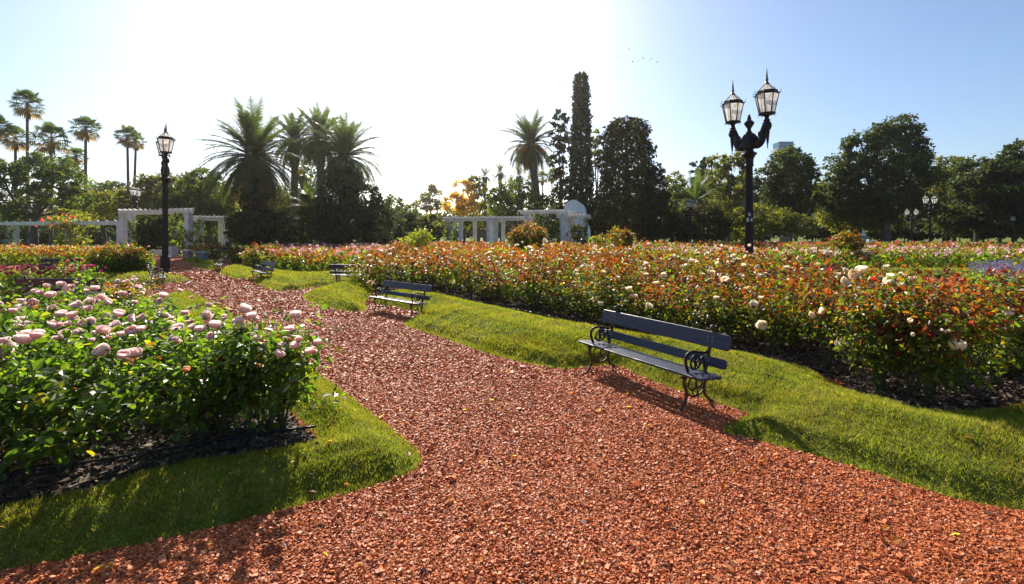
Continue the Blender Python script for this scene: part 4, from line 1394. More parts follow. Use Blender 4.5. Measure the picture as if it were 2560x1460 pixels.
rng = np.random.default_rng(43)
fan_palm(rng, "tallest fan palm at the far left on a thin bare trunk", 68, 86, 262, 2.9, 69)
fan_palm(rng, "fan palm just left of the tallest one", 38, 88, 346, 2.7, 40)
fan_palm(rng, "bushy wide fan palm rising behind the spreading green tree", 128, 80, 348, 3.0, 128)
fan_palm(rng, "fan palm with a long bare trunk right of the spreading green tree", 214, 84, 322, 2.6, 214)
fan_palm(rng, "small lower fan palm beside the long bare palm trunk", 190, 96, 392, 2.3, 190)
fan_palm(rng, "left of the twin fan palms beside the near path lamp", 318, 92, 342, 2.4, 322)
fan_palm(rng, "right and lower of the twin fan palms beside the near path lamp", 340, 96, 352, 2.1, 334)
fan_palm(rng, "fan palm cut by the left edge of the photo", -8, 80, 318, 2.4, -6)
fan_palm(rng, "fan palm with hanging dead skirt seen behind the large twin lamp", 1858, 92, 385, 2.2, 1858)
for lab, px, cy in (("thin distant fan palm right of the lone date palm", 1356, 445), ("thin distant fan palm close to the slim conifer", 1380, 440), ("thin distant fan palm left of the lone date palm trunk", 1330, 452)):
    fan_palm(rng, lab, px, 130, cy, 2.2, px, .2, 36)


# ------------------------------------------------------------------ benches
def make_bench():
    t = thing("park_bench", "", "bench", (0, 0, 0), 0, "dark iron and wood park benches")
    L = 2.3
    tilt = .23

    def plank(name, yc, zc, wd, th, lean, length):
        mb = MB()
        n = 10
        # rounded ends: outline in length x width, extruded by thickness
        r = min(wd * .32, .05)
        out = []
        for cxs, czs, a0 in ((1, -1, -90), (1, 1, 0), (-1, 1, 90), (-1, -1, 180)):
            for a in np.linspace(0, 90, 5):
                an = math.radians(a0 + a)
                out.append((cxs * (length / 2 - r) + r * math.cos(an), czs * (wd / 2 - r) + r * math.sin(an)))
        out = np.array(out)
        k = len(out)
        b = .006
        rings = []
        for off, ins in ((-th / 2, b), (-th / 2 + b, 0), (th / 2 - b, 0), (th / 2, b)):
            sc = np.array([(length / 2 - ins) / (length / 2), (wd / 2 - ins) / (wd / 2)])
            q = out * sc
            # lean 0 = upright plank (width along z), 90deg = lying seat plank
            cl, sl_ = math.cos(lean), math.sin(lean)
            yy = yc + q[:, 1] * sl_ + off * cl
            zz = zc + q[:, 1] * cl - off * sl_
            rings.append(np.stack([q[:, 0], yy, zz], 1))
        V = np.concatenate(rings)
        F = []
        for i in range(3):
            for j in range(k):
                j2 = (j + 1) % k
                F.append([i * k + j, i * k + j2, (i + 1) * k + j2, (i + 1) * k + j])
        mb.add(V, F)
        mb.F.append(np.array([list(range(k))[::-1]])); mb.M.append(np.array([0]))
        mb.F.append(np.array([list(range(3 * k, 4 * k))])); mb.M.append(np.array([0]))
        if lean < 1:               # bolt heads
            for sx in (-.875, .875):
                for dx in (-.035, .035):
                    for dz in ((-.03, .03) if wd > .15 else (0,)):
                        lathe(mb, [(.009, 0), (.009, .004), (.004, .007)], 8, (0, 0, 0), 1)
                        V = mb.V[-1]
                        cl, sl_ = math.cos(lean), math.sin(lean)
                        W = V.copy()
                        W[:, 1] = -V[:, 2] - th / 2
                        W[:, 2] = V[:, 1]
                        y0 = yc + dz * sl_ + W[:, 1] * cl
                        z0 = zc + (dz + W[:, 2]) * cl - W[:, 1] * sl_
                        mb.V[-1] = np.stack([sx + dx + V[:, 0], y0, z0], 1)
        return mb.build(name, [M_slat, M_steel], t)
    plank("back_plank", .285, .80, .20, .035, tilt, L)
    plank("back_plank", .205, .545, .12, .032, tilt, L)
    for i, y in enumerate((-.215, -.105, .005, .11)):
        plank("seat_plank", y, .435 - .012 * i, .095, .032, math.pi / 2, L * .985)
    for sx in (-.875, .875):
        mb = MB()
        c = lambda yz: np.array([[sx, y, z] for y, z in yz])
        # front leg, rear leg, seat rail, back post with curled head
        tube(mb, spline(c([(-.20, .405), (-.235, .33), (-.19, .22), (-.20, .12), (-.27, .03), (-.30, .015)]), 6), np.concatenate([np.linspace(.024, .017, 25), np.linspace(.018, .022, 6)]), 8)
        tube(mb, spline(c([(.15, .40), (.17, .3), (.14, .2), (.18, .1), (.27, .03), (.30, .015)]), 6), np.concatenate([np.linspace(.022, .017, 25), np.linspace(.018, .022, 6)]), 8)
        tube(mb, spline(c([(-.265, .385), (-.23, .40), (0, .40), (.15, .385), (.19, .42)]), 5), .019, 8)
        tube(mb, spline(c([(.15, .39), (.2, .5), (.255, .68), (.325, .9), (.345, .955), (.315, .965), (.30, .935)]), 6), np.linspace(.022, .024, 37), 8)
        lathe(mb, [(.0, 0), (.03, .01), (.036, .035), (.025, .06), (.0, .065)], 10, (sx, .325, .915))
        # scrolls between the legs
        ring(mb, (sx, -.075, .29), .078, .011, 0, 18)
        ring(mb, (sx, .055, .29), .06, .011, 0, 18)
        ring(mb, (sx, -.02, .185), .05, .010, 0, 16)
        tube(mb, spline(c([(-.19, .2), (-.09, .14), (-.02, .13), (.06, .14), (.145, .19)]), 5), .012, 6)
        for y in (-.30, .30):
            box(mb, (sx, y, .012), (.05, .07, .024), 0, 0, (1, 1, 1), .006)
        fr = mb.build("iron_end_frame", M_rust, t, True)
        ab = MB()
        tube(ab, spline(c([(.25, .66), (.16, .645), (.05, .665), (-.07, .69), (-.17, .67), (-.205, .6), (-.19, .52), (-.16, .455)]), 6), np.linspace(.017, .02, 43), 8)
        ring(ab, (sx, -.02, .555), .088, .011, 0, 20)
        ring(ab, (sx, -.075, .53), .042, .009, 0, 14)
        ring(ab, (sx, .04, .53), .042, .009, 0, 14)
        tube(ab, c([(-.02, .64), (-.02, .56), (-.02, .46)]), .010, 6)
        tube(ab, spline(c([(.07, .56), (.12, .6), (.15, .53), (.14, .46)]), 4), .012, 6)
        lathe(ab, [(0, 0), (.018, .01), (.022, .03), (.012, .05), (0, .055)], 8, (sx, -.02, .585))
        for q in (-.075, .04):
            lathe(ab, [(0, 0), (.016, .01), (.012, .03), (0, .034)], 8, (sx, q, .46))
        ab.build("armrest", M_iron, fr, True)
    return t


M_steel = plain("bolt_steel", (.35, .36, .38), .35, .8)
bench0 = make_bench()


def put_bench(first, x, y, rz, label, z=0.0, sc=1.0):
    b = bench0 if first else copy_tree(bench0)
    b.location = (x, y, z)
    b.rotation_euler = (0, 0, rz)
    b.scale = (sc, sc, sc)
    b["label"] = label
    return b


# front edge faces local -y; rz turns it
put_bench(True, 1.93, 6.70, math.radians(-59), "dark blue slatted bench with rusty iron legs nearest the camera on the red path", sc=1.04)
put_bench(False, -3.15, 12.65, math.radians(-40), "iron armed bench in the grass recess beyond the nearest bench", sc=.95)
put_bench(False, -11.85, 21.6, math.radians(-48), "small far bench with pale sunlit back plank between two grass mounds")
put_bench(False, -17.3, 27.0, math.radians(-60), "farthest bench on the path, below the magenta rose shrub")
put_bench(False, GX(893, 20.0), 20.0, math.radians(176), "bench seen from behind with its right half hidden by roses")
put_bench(False, GX(165, 13.9), 13.9, math.radians(184), "dark bench seen from behind at the far side of the pink rose bed")
put_bench(False, GX(170, 24.6), 24.6, math.radians(182), "dark bench standing before the peach rose planting under the left pergola")
put_bench(False, GX(2052, 20.6), 20.6, math.radians(170), "bench half buried in roses right of the large twin lamp")
put_bench(False, GX(393, 19.2), 19.2, math.radians(128), "bench peeping out at the foot of the near path lamp")


# ------------------------------------------------------------------ lamps
def lantern(parent, at):
    """eight sided lantern standing at a point"""
    x, y, z = at
    n = 8
    a = np.arange(n) / n * 2 * math.pi + math.pi / 8
    ln = MB()
    lathe(ln, [(.05, 0), (.095, .02), (.13, .07), (.08, .12), (.075, .2), (.12, .26), (.15, .30)], 12, (x, y, z))
    zb, zt = z + .31, z + 1.06
    rb, rt = .268, .415
    lathe(ln, [(.15, zb - z - .02), (rb + .03, zb - z - .01), (rb + .03, zb - z + .045), (rb, zb - z + .05)], n, (x, y, z), rot=math.pi / 8)
    for q in a:            # bars, drops and horns
        p0 = np.array([x + math.cos(q) * rb, y + math.sin(q) * rb, zb + .03])
        p1 = np.array([x + math.cos(q) * rt, y + math.sin(q) * rt, zt])
        tube(ln, [p0, p1], .021, 5)
        o = np.array([math.cos(q), math.sin(q), 0])
        tube(ln, [p0 + o * .02, p0 + o * .045 - [0, 0, .07], p0 + o * .03 - [0, 0, .12]], [.016, .012, .003], 4)
        tube(ln, spline([p1 + o * .02, p1 + o * .07 + [0, 0, .03], p1 + o * .055 + [0, 0, .1], p1 + o * .1 + [0, 0, .16]], 3), np.linspace(.016, .006, 10), 4)
        tube(ln, [p1 - o * .06 + [0, 0, .12], np.array([x, y, zt + .44]) + o * .05], .016, 4)
    lathe(ln, [(rt + .015, zt - z - .03), (rt + .035, zt - z), (rt + .02, zt - z + .04), (rt - .03, zt - z + .06), (rt - .03, zt - z + .13), (rt - .055, zt - z + .135)], n, (x, y, z), cap=False, rot=math.pi / 8)
    lathe(ln, [(.085, 1.47), (.095, 1.50), (.055, 1.56), (.035, 1.60), (.06, 1.64), (.055, 1.68), (.035, 1.71), (.042, 1.75), (.024, 1.92), (.004, 2.14)], 8, (x, y, z))
    L = ln.build("lantern", M_iron, parent)
    gl = MB()
    lathe(gl, [(rb - .004, zb - z + .05), (rt - .006, zt - z - .02)], n, (x, y, z), cap=False, rot=math.pi / 8)
    gl.build("glass_panes", M_glass, L)
    gr = MB()
    lathe(gr, [(rt - .06, zt - z + .135), (.07, zt - z + .42)], n, (x, y, z), cap=False, rot=math.pi / 8)
    gr.build("roof_glass", M_glass, L)
    bu = MB()
    lathe(bu, [(.06, zb - z + .05), (.07, zb - z + .14), (.045, zb - z + .18)], 10, (x, y, z), 0)
    lathe(bu, [(.045, zb - z + .18), (.075, zb - z + .3), (.075, zb - z + .45), (.04, zb - z + .55), (.0, zb - z + .57)], 10, (x, y, z), 1, cap=False)
    bu.build("bulb_holder", [M_iron, M_white], L)


def make_lamp():
    t = thing("street_lamp", "", "street lamp", (0, 0, 0), 0, "black twin lantern street lamps")
    pb = MB()
    lathe(pb, [(.30, 0), (.30, .25), (.26, .32), (.24, .9), (.27, .95), (.25, 1.02), (.19, 1.1)], 16)
    lathe(pb, [(.158, 1.08), (.130, 5.15)], 40, flute=.09)
    lathe(pb, [(.16, 5.14), (.175, 5.18), (.155, 5.22), (.16, 5.42), (.22, 5.56), (.29, 5.62), (.27, 5.68), (.20, 5.70), (.15, 5.78), (.16, 5.84)], 20)
    pb.build("post", M_iron, t, False)
    hb = MB()
    box(hb, (0, 0, 6.1), (.36, .36, .54), 0, 0, (1, 1, 1), .03)
    box(hb, (0, 0, 6.40), (.30, .30, .09), 0, 0, (1, 1, 1), .02)
    for s in (-1, 1):
        box(hb, (0, s * .185, 6.1), (.22, .03, .38), 0, 0, (1, 1, 1), .01)
        ring(hb, (0, s * .2, 6.1), .08, .02, 1, 14)
    lathe(hb, [(.11, 6.44), (.13, 6.5), (.075, 6.56), (.07, 6.66), (.12, 6.74), (.18, 6.84), (.19, 6.9), (.11, 6.98), (.07, 7.02), (.085, 7.07), (.05, 7.12), (.06, 7.17), (.02, 7.22), (.005, 7.26)], 14)
    hb.build("head_casting", M_iron, t)
    for s in (-1, 1):
        ab = MB()
        p = spline([[s * 0.129, 0, 6.08], [s * 0.361, 0, 5.95], [s * 0.550, 0, 6.1], [s * 0.585, 0, 6.38], [s * 0.688, 0, 6.62], [s * 0.800, 0, 6.62]], 6)
        tube(ab, p, np.linspace(.17, .105, len(p)), 10, flat=.75)
        tube(ab, [[s * 0.120, 0, 6.34], [s * 0.310, 0, 6.20], [s * 0.430, 0, 6.12]], [.14, .1, .05], 8)
        box(ab, (s * 0.516, 0, 6.34), (.16, .22, .22), 0, 0, (1, 1, 1), .03)
        lathe(ab, [(.0, 6.44), (.14, 6.47), (.18, 6.6), (.15, 6.74), (.08, 6.80)], 14, (s * 0.757, 0, 0))
        ring(ab, (s * 0.774, 0, 6.6), .14, .035, 1, 16)
        lathe(ab, [(.008, 5.72), (.02, 5.78), (.015, 5.82), (.045, 6.05), (.07, 6.34), (.08, 6.42), (.06, 6.48)], 10, (s * 0.791, 0, 0))
        ab.build("arm", M_iron, t)
        lantern(t, (s * 0.757, 0, 6.76))
    return t


lamp0 = make_lamp()


def put_lamp(first, px, d, rz, label, sc=1.0):
    b = lamp0 if first else copy_tree(lamp0)
    b.location = (GX(px, d), d, -.05 if d < 40 else 0)
    b.rotation_euler = (0, 0, rz)
    b.scale = (sc, sc, sc)
    b["label"] = label
    return b


HS = .945
put_lamp(True, 1873, 17.4, math.radians(-64), "large twin lantern lamp rising from the cream rose bed on the right", HS)
put_lamp(False, 413, 25.5, math.radians(-50), "near path lamp with its two lanterns one behind the other", .95)
put_lamp(False, 339, 55, math.radians(-66), "smaller far lamp standing in front of the white gateway", .95)
put_lamp(False, 1726, 50, math.radians(50), "lamp in front of the dome shaped brownish evergreen", .72)
put_lamp(False, 2030, 66, math.radians(62), "distant pale lamp between the twin lamp and the biggest oak", .60)
put_lamp(False, 2279, 64, math.radians(-20), "smaller of two neighbouring lamps under the dark right hand trees", .68)
put_lamp(False, 2325, 59, math.radians(8), "taller of two neighbouring lamps under the dark right hand trees", .86)
put_lamp(False, 2532, 66, math.radians(50), "distant lamp near the right edge before the dark trees", .57)
put_lamp(False, 22, 120, math.radians(85), "tiny far lamp above the long left pergola", .75)


# number stuck on the post: flat white characters bent onto the flutes
def glyph(mb, segs, x0, z0, s, ang0, R, t):
    for (xa, za, xb, zb) in segs:
        n = 5
        for i in range(n):
            f0, f1 = i / n, (i + 1) / n
            a = np.array([xa + (xb - xa) * f0, za + (zb - za) * f0])
            b = np.array([xa + (xb - xa) * f1, za + (zb - za) * f1])
            dv = (b - a) / (np.linalg.norm(b - a) + 1e-9)
            nn = np.array([-dv[1], dv[0]]) * t
            a, b = a - dv * t * .5, b + dv * t * .5
            V = []
            for q in (a - nn, b - nn, b + nn, a + nn):
                lx, lz = x0 + q[0] * s, z0 + q[1] * s
                th = ang0 + lx / R
                V.append([math.cos(th) * R, math.sin(th) * R, lz])
            mb.add(V, [[0, 1, 2, 3]])


gm2 = MB()
SEG = {'S': [(0.6, 1, 0, 1), (0, 1, 0, .55), (0, .5, .6, .5), (.6, .5, .6, .05), (.6, 0, 0, 0)],
       '6': [(.6, 1, 0, 1), (0, 1, 0, 0), (0, 0, .6, 0), (.6, 0, .6, .5), (.6, .5, 0, .5)],
       '4': [(.45, 0, .45, 1), (.45, 1, 0, .35), (0, .35, .65, .35)]}
lz = lamp0
zfig = lambda py: (CAM_H - (py - HY) / F_PX * 17.2 + .05) / HS
ang = -math.pi / 2 - math.radians(-64) - math.radians(20)
glyph(gm2, SEG['S'], -.045, zfig(539), .10, ang, .158, .12)
glyph(gm2, SEG['6'], -.105, zfig(553), .12, ang, .158, .12)
glyph(gm2, SEG['4'], .035, zfig(553), .12, ang, .158, .12)
gm2.build("post_number", M_mark, lz)

# ------------------------------------------------------------------ pergolas
def column(parent, p, h, w, vine=False):
    mb = MB()
    box(mb, (p[0], p[1], h / 2), (w, w, h), p[2], 0, (1, 1, 1), .02)
    c = mb.build("column", M_white, parent)
    cb = MB()
    box(cb, (p[0], p[1], h + .06), (w * 1.18, w * 1.18, .12), p[2], 0, (1, 1, 1), .015)
    box(cb, (p[0], p[1], h - .22), (w * 1.10, w * 1.10, .05), p[2], 0, (1, 1, 1), .01)
    cb.build("capital", M_white, c)
    bb = MB()
    box(bb, (p[0], p[1], .14), (w * 1.2, w * 1.2, .28), p[2], 0, (1, 1, 1), .02)
    bb.build("plinth", M_white, c)


def beam(parent, a, b, z, hgt, th, over=.6):
    a, b = np.array(a, float), np.array(b, float)
    dv = (b - a) / np.linalg.norm(b - a)
    a, b = a - dv * over, b + dv * over
    c = (a + b) / 2
    mb = MB()
    box(mb, (c[0], c[1], z + hgt / 2), (np.linalg.norm(b - a), th, hgt), math.atan2(dv[1], dv[0]), 0, (1, 1, 1), .02)
    mb.build("beam", M_white, parent)


def rafters(parent, a0, b0, a1, b1, z, n, over=.65, hgt=.15, th=.08):
    """n rafters between line a0-b0 and line a1-b1"""
    a0, b0, a1, b1 = [np.array(q, float) for q in (a0, b0, a1, b1)]
    for i in range(n):
        f = i / (n - 1)
        p, q = a0 + (b0 - a0) * f, a1 + (b1 - a1) * f
        dv = (q - p) / np.linalg.norm(q - p)
        p, q = p - dv * over, q + dv * over
        c = (p + q) / 2
        mb = MB()
        box(mb, (c[0], c[1], z + hgt / 2), (np.linalg.norm(q - p), th, hgt), math.atan2(dv[1], dv[0]), 0, (1, 1, 1), .01)
        mb.build("rafter", M_white, parent)


def pt(px, d):
    return np.array([GX(px, d), d])


def ang_of(a, b):
    return math.atan2(b[1] - a[1], b[0] - a[0])


def pergola(label, front, back, zc, w, nr, bh=.28):
    """front/back: lists of (px, d) of the column rows"""
    t = thing("pergola", label, "pergola", (0, 0, 0), 0, "white garden pergolas")
    f = [pt(*q) for q in front]
    b = [pt(*q) for q in back]
    r = ang_of(f[0], f[-1])
    for q in f + b:
        column(t, (q[0], q[1], r), zc, w)
    beam(t, f[0], f[-1], zc + .123, bh, .2)
    beam(t, b[0], b[-1], zc + .123, bh, .2)
    dv = (f[-1] - f[0]) / np.linalg.norm(f[-1] - f[0])
    rafters(t, f[0] - dv * .5, f[-1] + dv * .5, b[0] - dv * .5, b[-1] + dv * .5, zc + .126 + bh, nr)
    # stand the empty at the first column without moving the parts
    return t


pergola("long low white pergola at the far left of the garden", [(-140, 55), (24, 54), (168, 51), (300, 48.5)], [(-150, 58.2), (40, 57.5), (182, 54.6), (306, 52)], 3.05, .44, 24, .38)
pergola("tall white gateway pergola at the end of the path", [(308, 46.5), (471, 44.6)], [(330, 50), (446, 48.2)], 4.15, .5, 15, .30)
pergola("low white pergola wing right of the gateway", [(503, 46.5), (566, 48)], [(491, 49.5), (552, 51)], 3.5, .42, 9)
pergola("short blue shaded pergola piece between the ivy thicket and the conifer", [(721, 50), (790, 51)], [(746, 53), (812, 54)], 3.5, .42, 7)
pergola("long white pergola in the middle with a row of square columns", [(1122, 47), (1152, 46.5), (1222, 45.8), (1240, 45.6), (1320, 44.6)], [(1136, 50), (1187, 49.6), (1232, 49), (1258, 48.6), (1325, 47.8)], 3.45, .36, 30, .2)
pergola("raised white pergola section before the marble monument", [(1316, 43.5), (1404, 42.5)], [(1364, 46.5), (1432, 45.6)], 3.95, .42, 16, .22)
pergola("small white pergola end bay at the railing", [(1408, 41.5), (1452, 41)], [(1424, 44.5), (1462, 44)], 3.5, .42, 9, .22)


def vine(label, spots, rng, hue='green', flowers=False):
    """climbing foliage on a row of columns; spots (px, d, z0, z1, r)"""
    x0, d0 = spots[0][0], spots[0][1]
    base = np.array([GX(x0, d0), d0, 0.0])
    t = thing("climbing_vine", label, "vine", tuple(base))
    mb = MB()
    for px, d, z0, z1, r in spots:
        sb = MB()
        c = np.array([GX(px, d), d - .1, 0]) - base
        n = int(70 * (z1 - z0) * max(r, .3) / .4)
        z = rng.uniform(z0, z1, n)
        a = rng.uniform(0, 6.28, n)
        rr = r * rng.uniform(.55, 1.25, n) * (.8 + .35 * np.sin(z * 3 + px))
        Pn = np.stack([c[0] + np.cos(a) * rr, c[1] + np.sin(a) * rr, z], 1)
        leaves(mb, rng, Pn, .24, np.array(TC[hue])[rng.choice(3, n)] * rng.uniform(.7, 1.4, (n, 1)), np.stack([np.cos(a), np.sin(a), a * 0], 1), .3, 1)
        tube(sb, spline([c + [.1, -.35, -.05], c + [-.25, -.36, z1 * .4], c + [.2, -.37, z1 * .75], c + [0, -.36, z1]], 4), .03, 5)
        sb.build("stem", M_bark, t)
        if flowers:
            n = 14
            Pn = np.stack([c[0] + rng.normal(0, r, n), c[1] - r * .9 + rng.normal(0, .1, n), rng.uniform(z1 - 1.2, z1 + .3, n)], 1)
            leaves(mb, rng, Pn, .2, np.array([(.5, .05, .1)]) * rng.uniform(.8, 1.2, (n, 1)), None, .2, 1, .2, 1.4)
    mb.build("foliage", M_tree, t)


rng = np.random.default_rng(51)
vine("flowering vine over the middle columns of the long left pergola", [(172, 50.7, .3, 3.9, .9), (192, 50.5, .3, 4.0, 1.1), (150, 51, 2.8, 4.1, .9)], rng, 'yellow', True)
vine("thin vine on the left columns of the long left pergola", [(24, 53.7, .3, 3.4, .4), (8, 54.5, 2.5, 3.6, .7)], rng, 'green')
vine("vine on the left columns of the white gateway", [(308, 46.3, .2, 1.3, .5), (330, 49.6, .2, 3.6, .5)], rng, 'green')
vine("dense vine over the right columns of the white gateway", [(446, 47.8, .3, 4.3, .55), (458, 46.5, .3, 4.4, .4), (432, 48.6, 2, 4.2, .5), (471, 44.3, .2, 2.4, .35)], rng, 'green')
vine("vine on the columns of the low wing right of the gateway", [(491, 49.2, .3, 3.6, .5), (503, 46.2, .3, 3.7, .3)], rng, 'green')
vine("vine on the leftmost columns of the long middle pergola", [(1122, 46.7, .3, 3.4, .5), (1136, 49.7, .3, 2.6, .5)], rng, 'green')
vine("vine climbing the raised middle pergola", [(1364, 46.2, .3, 4.2, .5), (1380, 44, .3, 4.9, .6), (1404, 42.2, .3, 4.0, .35), (1330, 46, 2.6, 3.7, .7)], rng, 'dark')
vine("thin vine on the end bay column beside the monument", [(1462, 43.8, 1.2, 3.8, .3)], rng, 'green')
tree(rng, "dark leafy mass with bright feathery top growing inside the gateway", 53, [(375, 560, 36, 30), (405, 575, 32, 34), (350, 590, 30, 30), (385, 610, 44, 24)], 'dark', 380, name="shrub", cat="shrub", dens=1.3, tr=.15, trunk_name="stems")

# steps, planter and stone benches at the gateway
t = thing("stone_steps", "pale stone steps leading up to the gateway", "steps", (GX(392, 46.5), 46.5, 0), math.radians(-16))
mb = MB()
for i in range(3):
    box(mb, (0, i * .42 + .2, .08 + .16 * i), (4.6, .42 + .006, .16), 0, 0, (1, 1, 1), .015)
mb.build("treads", M_stone, t)
t = thing("planter", "white square tapered planter beside the gateway steps", "planter", (GX(431, 43.2), 43.2, 0), math.radians(-14))
mb = MB()
lathe(mb, [(.34, 0), (.42, .95), (.45, .96), (.45, 1.02), (.38, 1.02), (.36, .9)], 4, rot=math.pi / 4)
mb.build("pot", M_white, t)
t2 = thing("potted_plant", "small clipped green plant growing in the white planter", "plant", (GX(431, 43.2), 43.2, .9))
mb = MB()
n = 260
leaves(mb, rng, unit(rng.normal(0, 1, (n, 3))) * rng.random((n, 1)) ** .4 * np.array([.4, .4, .3]) + [0, 0, .32], .16, np.array([(.08, .12, .02)]) * rng.uniform(.7, 1.3, (n, 1)), None, .5, 1)
mb.build("foliage", M_rose, t2)
mb = MB()
tube(mb, [[0, 0, -.05], [0, 0, .2]], .04, 6)
mb.build("stem", M_bark, t2)
for px, d, lab in ((506, 37, "stone slab bench with grey block foot beside the path"), (470, 40.5, "stone slab bench farther back near the gateway columns")):
    t = thing("stone_bench", lab, "bench", (GX(px, d), d, 0), math.radians(-18), "stone slab benches")
    mb = MB()
    box(mb, (0, 0, .70), (1.05, .62, .12), 0, 0, (1, 1, 1), .02)
    mb.build("slab", M_stone, t)
    mb = MB()
    box(mb, (0, 0, .32), (.72, .46, .64), 0, 0, (1, 1, 1), .02)
    mb.build("foot", M_grey, t)

# ------------------------------------------------------------------ monument, railing, plinths, busts
d = 56
t = thing("monument", "white marble monument slab with scalloped rounded head behind the railing", "monument", (GX(1437, d), d, 0))
out = [(1408, 600), (1408, 575), (1412, 556), (1410, 540), (1411, 520), (1416, 508), (1424, 502), (1432, 500), (1441, 502), (1449, 507), (1457, 512), (1462, 519), (1464, 528), (1465, 545), (1466, 556), (1472, 566), (1475, 576), (1475, 600)]
O = np.array([P(x, y, d) for x, y in out]) - np.array([GX(1437, d), d, 0])
O[0, 2] = O[-1, 2] = 0
k = len(O)
mb = MB()
V = np.vstack([O + [0, -.4, 0], O + [0, .4, 0]])
F = [[i, (i + 1) % k, k + (i + 1) % k, k + i] for i in range(k)]
mb.add(V, F)
mb.F.append(np.array([list(range(k))[::-1]])); mb.M.append(np.array([0]))
mb.F.append(np.array([list(range(k, 2 * k))])); mb.M.append(np.array([0]))
mb.build("slab", M_marble, t)
mb = MB()
rm = np.random.default_rng(5)
for i in range(26):
    q = np.array([rm.uniform(-1.1, 1.1), -.4, rm.uniform(.8, 4.6)])
    lathe(mb, [(0, -.16), (.12, -.1), (.17, 0), (.11, .12), (0, .17)], 8, q, 0)
mb.build("relief_figures", M_marble, t, True)
mb = MB()
box(mb, (0, -.2, .3), (3.6, 1.8, .6), 0, 0, (1, 1, 1), .03)
mb.build("base", M_marble, t)

t = thing("iron_railing", "black iron railing in front of the white monument", "railing", (GX(1445, 47), 47, 0))
mb = MB()
x = np.arange(-1.9, 3.2, .17)
for q in x:
    tube(mb, [[q, 0, 0], [q, 0, 1.75], [q, 0, 1.95]], [.016, .016, .003], 5)
mb.build("bars", M_iron, t)
mb = MB()
for z in (.2, 1.55):
    box(mb, (.6, 0, z), (5.1, .05, .05))
mb.build("rails", M_iron, t)

t = thing("plinth", "black stone plinth with a small plate rising from the roses", "plinth", (GX(1463, 36), 36, 0), math.radians(-12))
mb = MB()
box(mb, (0, 0, .9), (.62, .5, 1.8), 0, 0, (1, 1, 1), .03)
mb.build("block", plain("black_stone", (.02, .02, .024), .4), t)
mb = MB()
box(mb, (-.08, -.253, 1.35), (.2, .01, .07))
mb.build("plate", M_steel, t)


def bust(label, px, d, ytop, ybase, wpx, m, head):
    t = thing("bust_statue", label, "statue", (GX(px, d), d, 0))
    k = d / F_PX
    zb = CAM_H - (ybase - HY) * k
    zt = CAM_H - (ytop - HY) * k
    mb = MB()
    box(mb, (0, 0, zb / 2), (wpx * k, wpx * k, zb), 0, 0, (1, 1, 1), .03)
    mb.build("pedestal", m, t)
    if head:
        hh = zt - zb
        mb = MB()
        lathe(mb, [(0, 0), (.2 * hh, .02 * hh), (.3 * hh, .12 * hh), (.34 * hh, .28 * hh), (.2 * hh, .42 * hh), (.11 * hh, .48 * hh), (.12 * hh, .56 * hh), (.19 * hh, .66 * hh), (.22 * hh, .8 * hh), (.17 * hh, .93 * hh), (0, hh)], 14, (0, 0, zb))
        lathe(mb, [(0, 0), (.03 * hh, .03 * hh), (.045 * hh, .09 * hh), (.0, .14 * hh)], 8, (0, -.2 * hh, zb + .68 * hh))
        mb.build("bust", M_white if head == 1 else M_iron, t, True)


bust("pale bust on a grey pedestal right of the orange tipped shrub", 2159, 62, 575, 592, 15, M_grey, 1)
bust("small dark bust on a white pedestal", 2173, 56, 591, 599, 9, M_white, 2)
t = thing("stone_pedestal", "grey stone block pedestal under the tall dark tree", "pedestal", (GX(1962, 64), 64, 0), .3)
mb = MB()
box(mb, (0, 0, .8), (1.05, .9, 1.6), 0, 0, (1, 1, 1), .03)
mb.build("block", M_grey, t)
mb = MB()
box(mb, (0, 0, 1.66), (1.2, 1.05, .12), 0, 0, (1, 1, 1), .02)
mb.build("cap", M_grey, t)

# low white rail at the foot of the right hand trees
t = thing("low_rail", "low pale rail running below the right hand trees", "rail", (GX(2120, 68), 68, 0))
mb = MB()
box(mb, (4, 0, 1.0), (22, .09, .09), 0, 0, (1, 1, 1), .01)
mb.build("rail", M_stone, t)
for i in range(9):
    mb = MB()
    box(mb, (-6.5 + i * 2.6, 0, .475), (.09, .09, .95), 0, 0, (1, 1, 1), .01)
    mb.build("post", M_stone, t)

# far office tower
def tower():
    d = 330
    k = d / F_PX
    t = thing("office_tower", "blue glass office tower showing above the trees right of the large lamp", "building", (GX(1958, d), d, 0))
    h = CAM_H + (HY - 357) * k
    m, nt, b, o = mat("curtain_glass")
    b.inputs['Base Color'].default_value = (.02, .11, .17, 1)
    b.inputs['Roughness'].default_value = .15
    b.inputs['Metallic'].default_value = .3
    mb = MB()
    box(mb, (0, 0, h / 2), (36 * k, 26 * k, h))
    mb.build("glass_facade", m, t)
    mb = MB()
    for i in range(30):
        box(mb, (0, -13.05 * k, h - 2.1 * i), (36.2 * k, .3, .3))
    mb.build("floor_bands", M_grey, t)
    mb = MB()
    h2 = CAM_H + (HY - 374) * k
    box(mb, (-14 * k, -4 * k, h2 / 2), (24 * k, 27 * k, h2))
    mb.build("lower_wing", plain("pale_concrete", (.4, .44, .48), .7), t)
    for i in range(3):
        pass


tower()

# ------------------------------------------------------------------ hoses
def hose(label, pts, zf):
    mb = MB()
    p = np.array([[*G(x, y), zf] for x, y in pts])
    tube(mb, spline(p, 8), .014, 7)
    return tag(mb.build("irrigation_hose", M_hose, None, True), label, "hose")


hose("black irrigation hose lying on the mulch of the left bed", [(-60, 1222), (85, 1198), (268, 1169), (458, 1135), (647, 1103), (790, 1085)], .085)
hose("black irrigation hose along the front edge of the right bed", [(1250, 770), (1400, 802), (1560, 838), (1700, 860), (1850, 887), (1970, 915), (2090, 945)], .07)


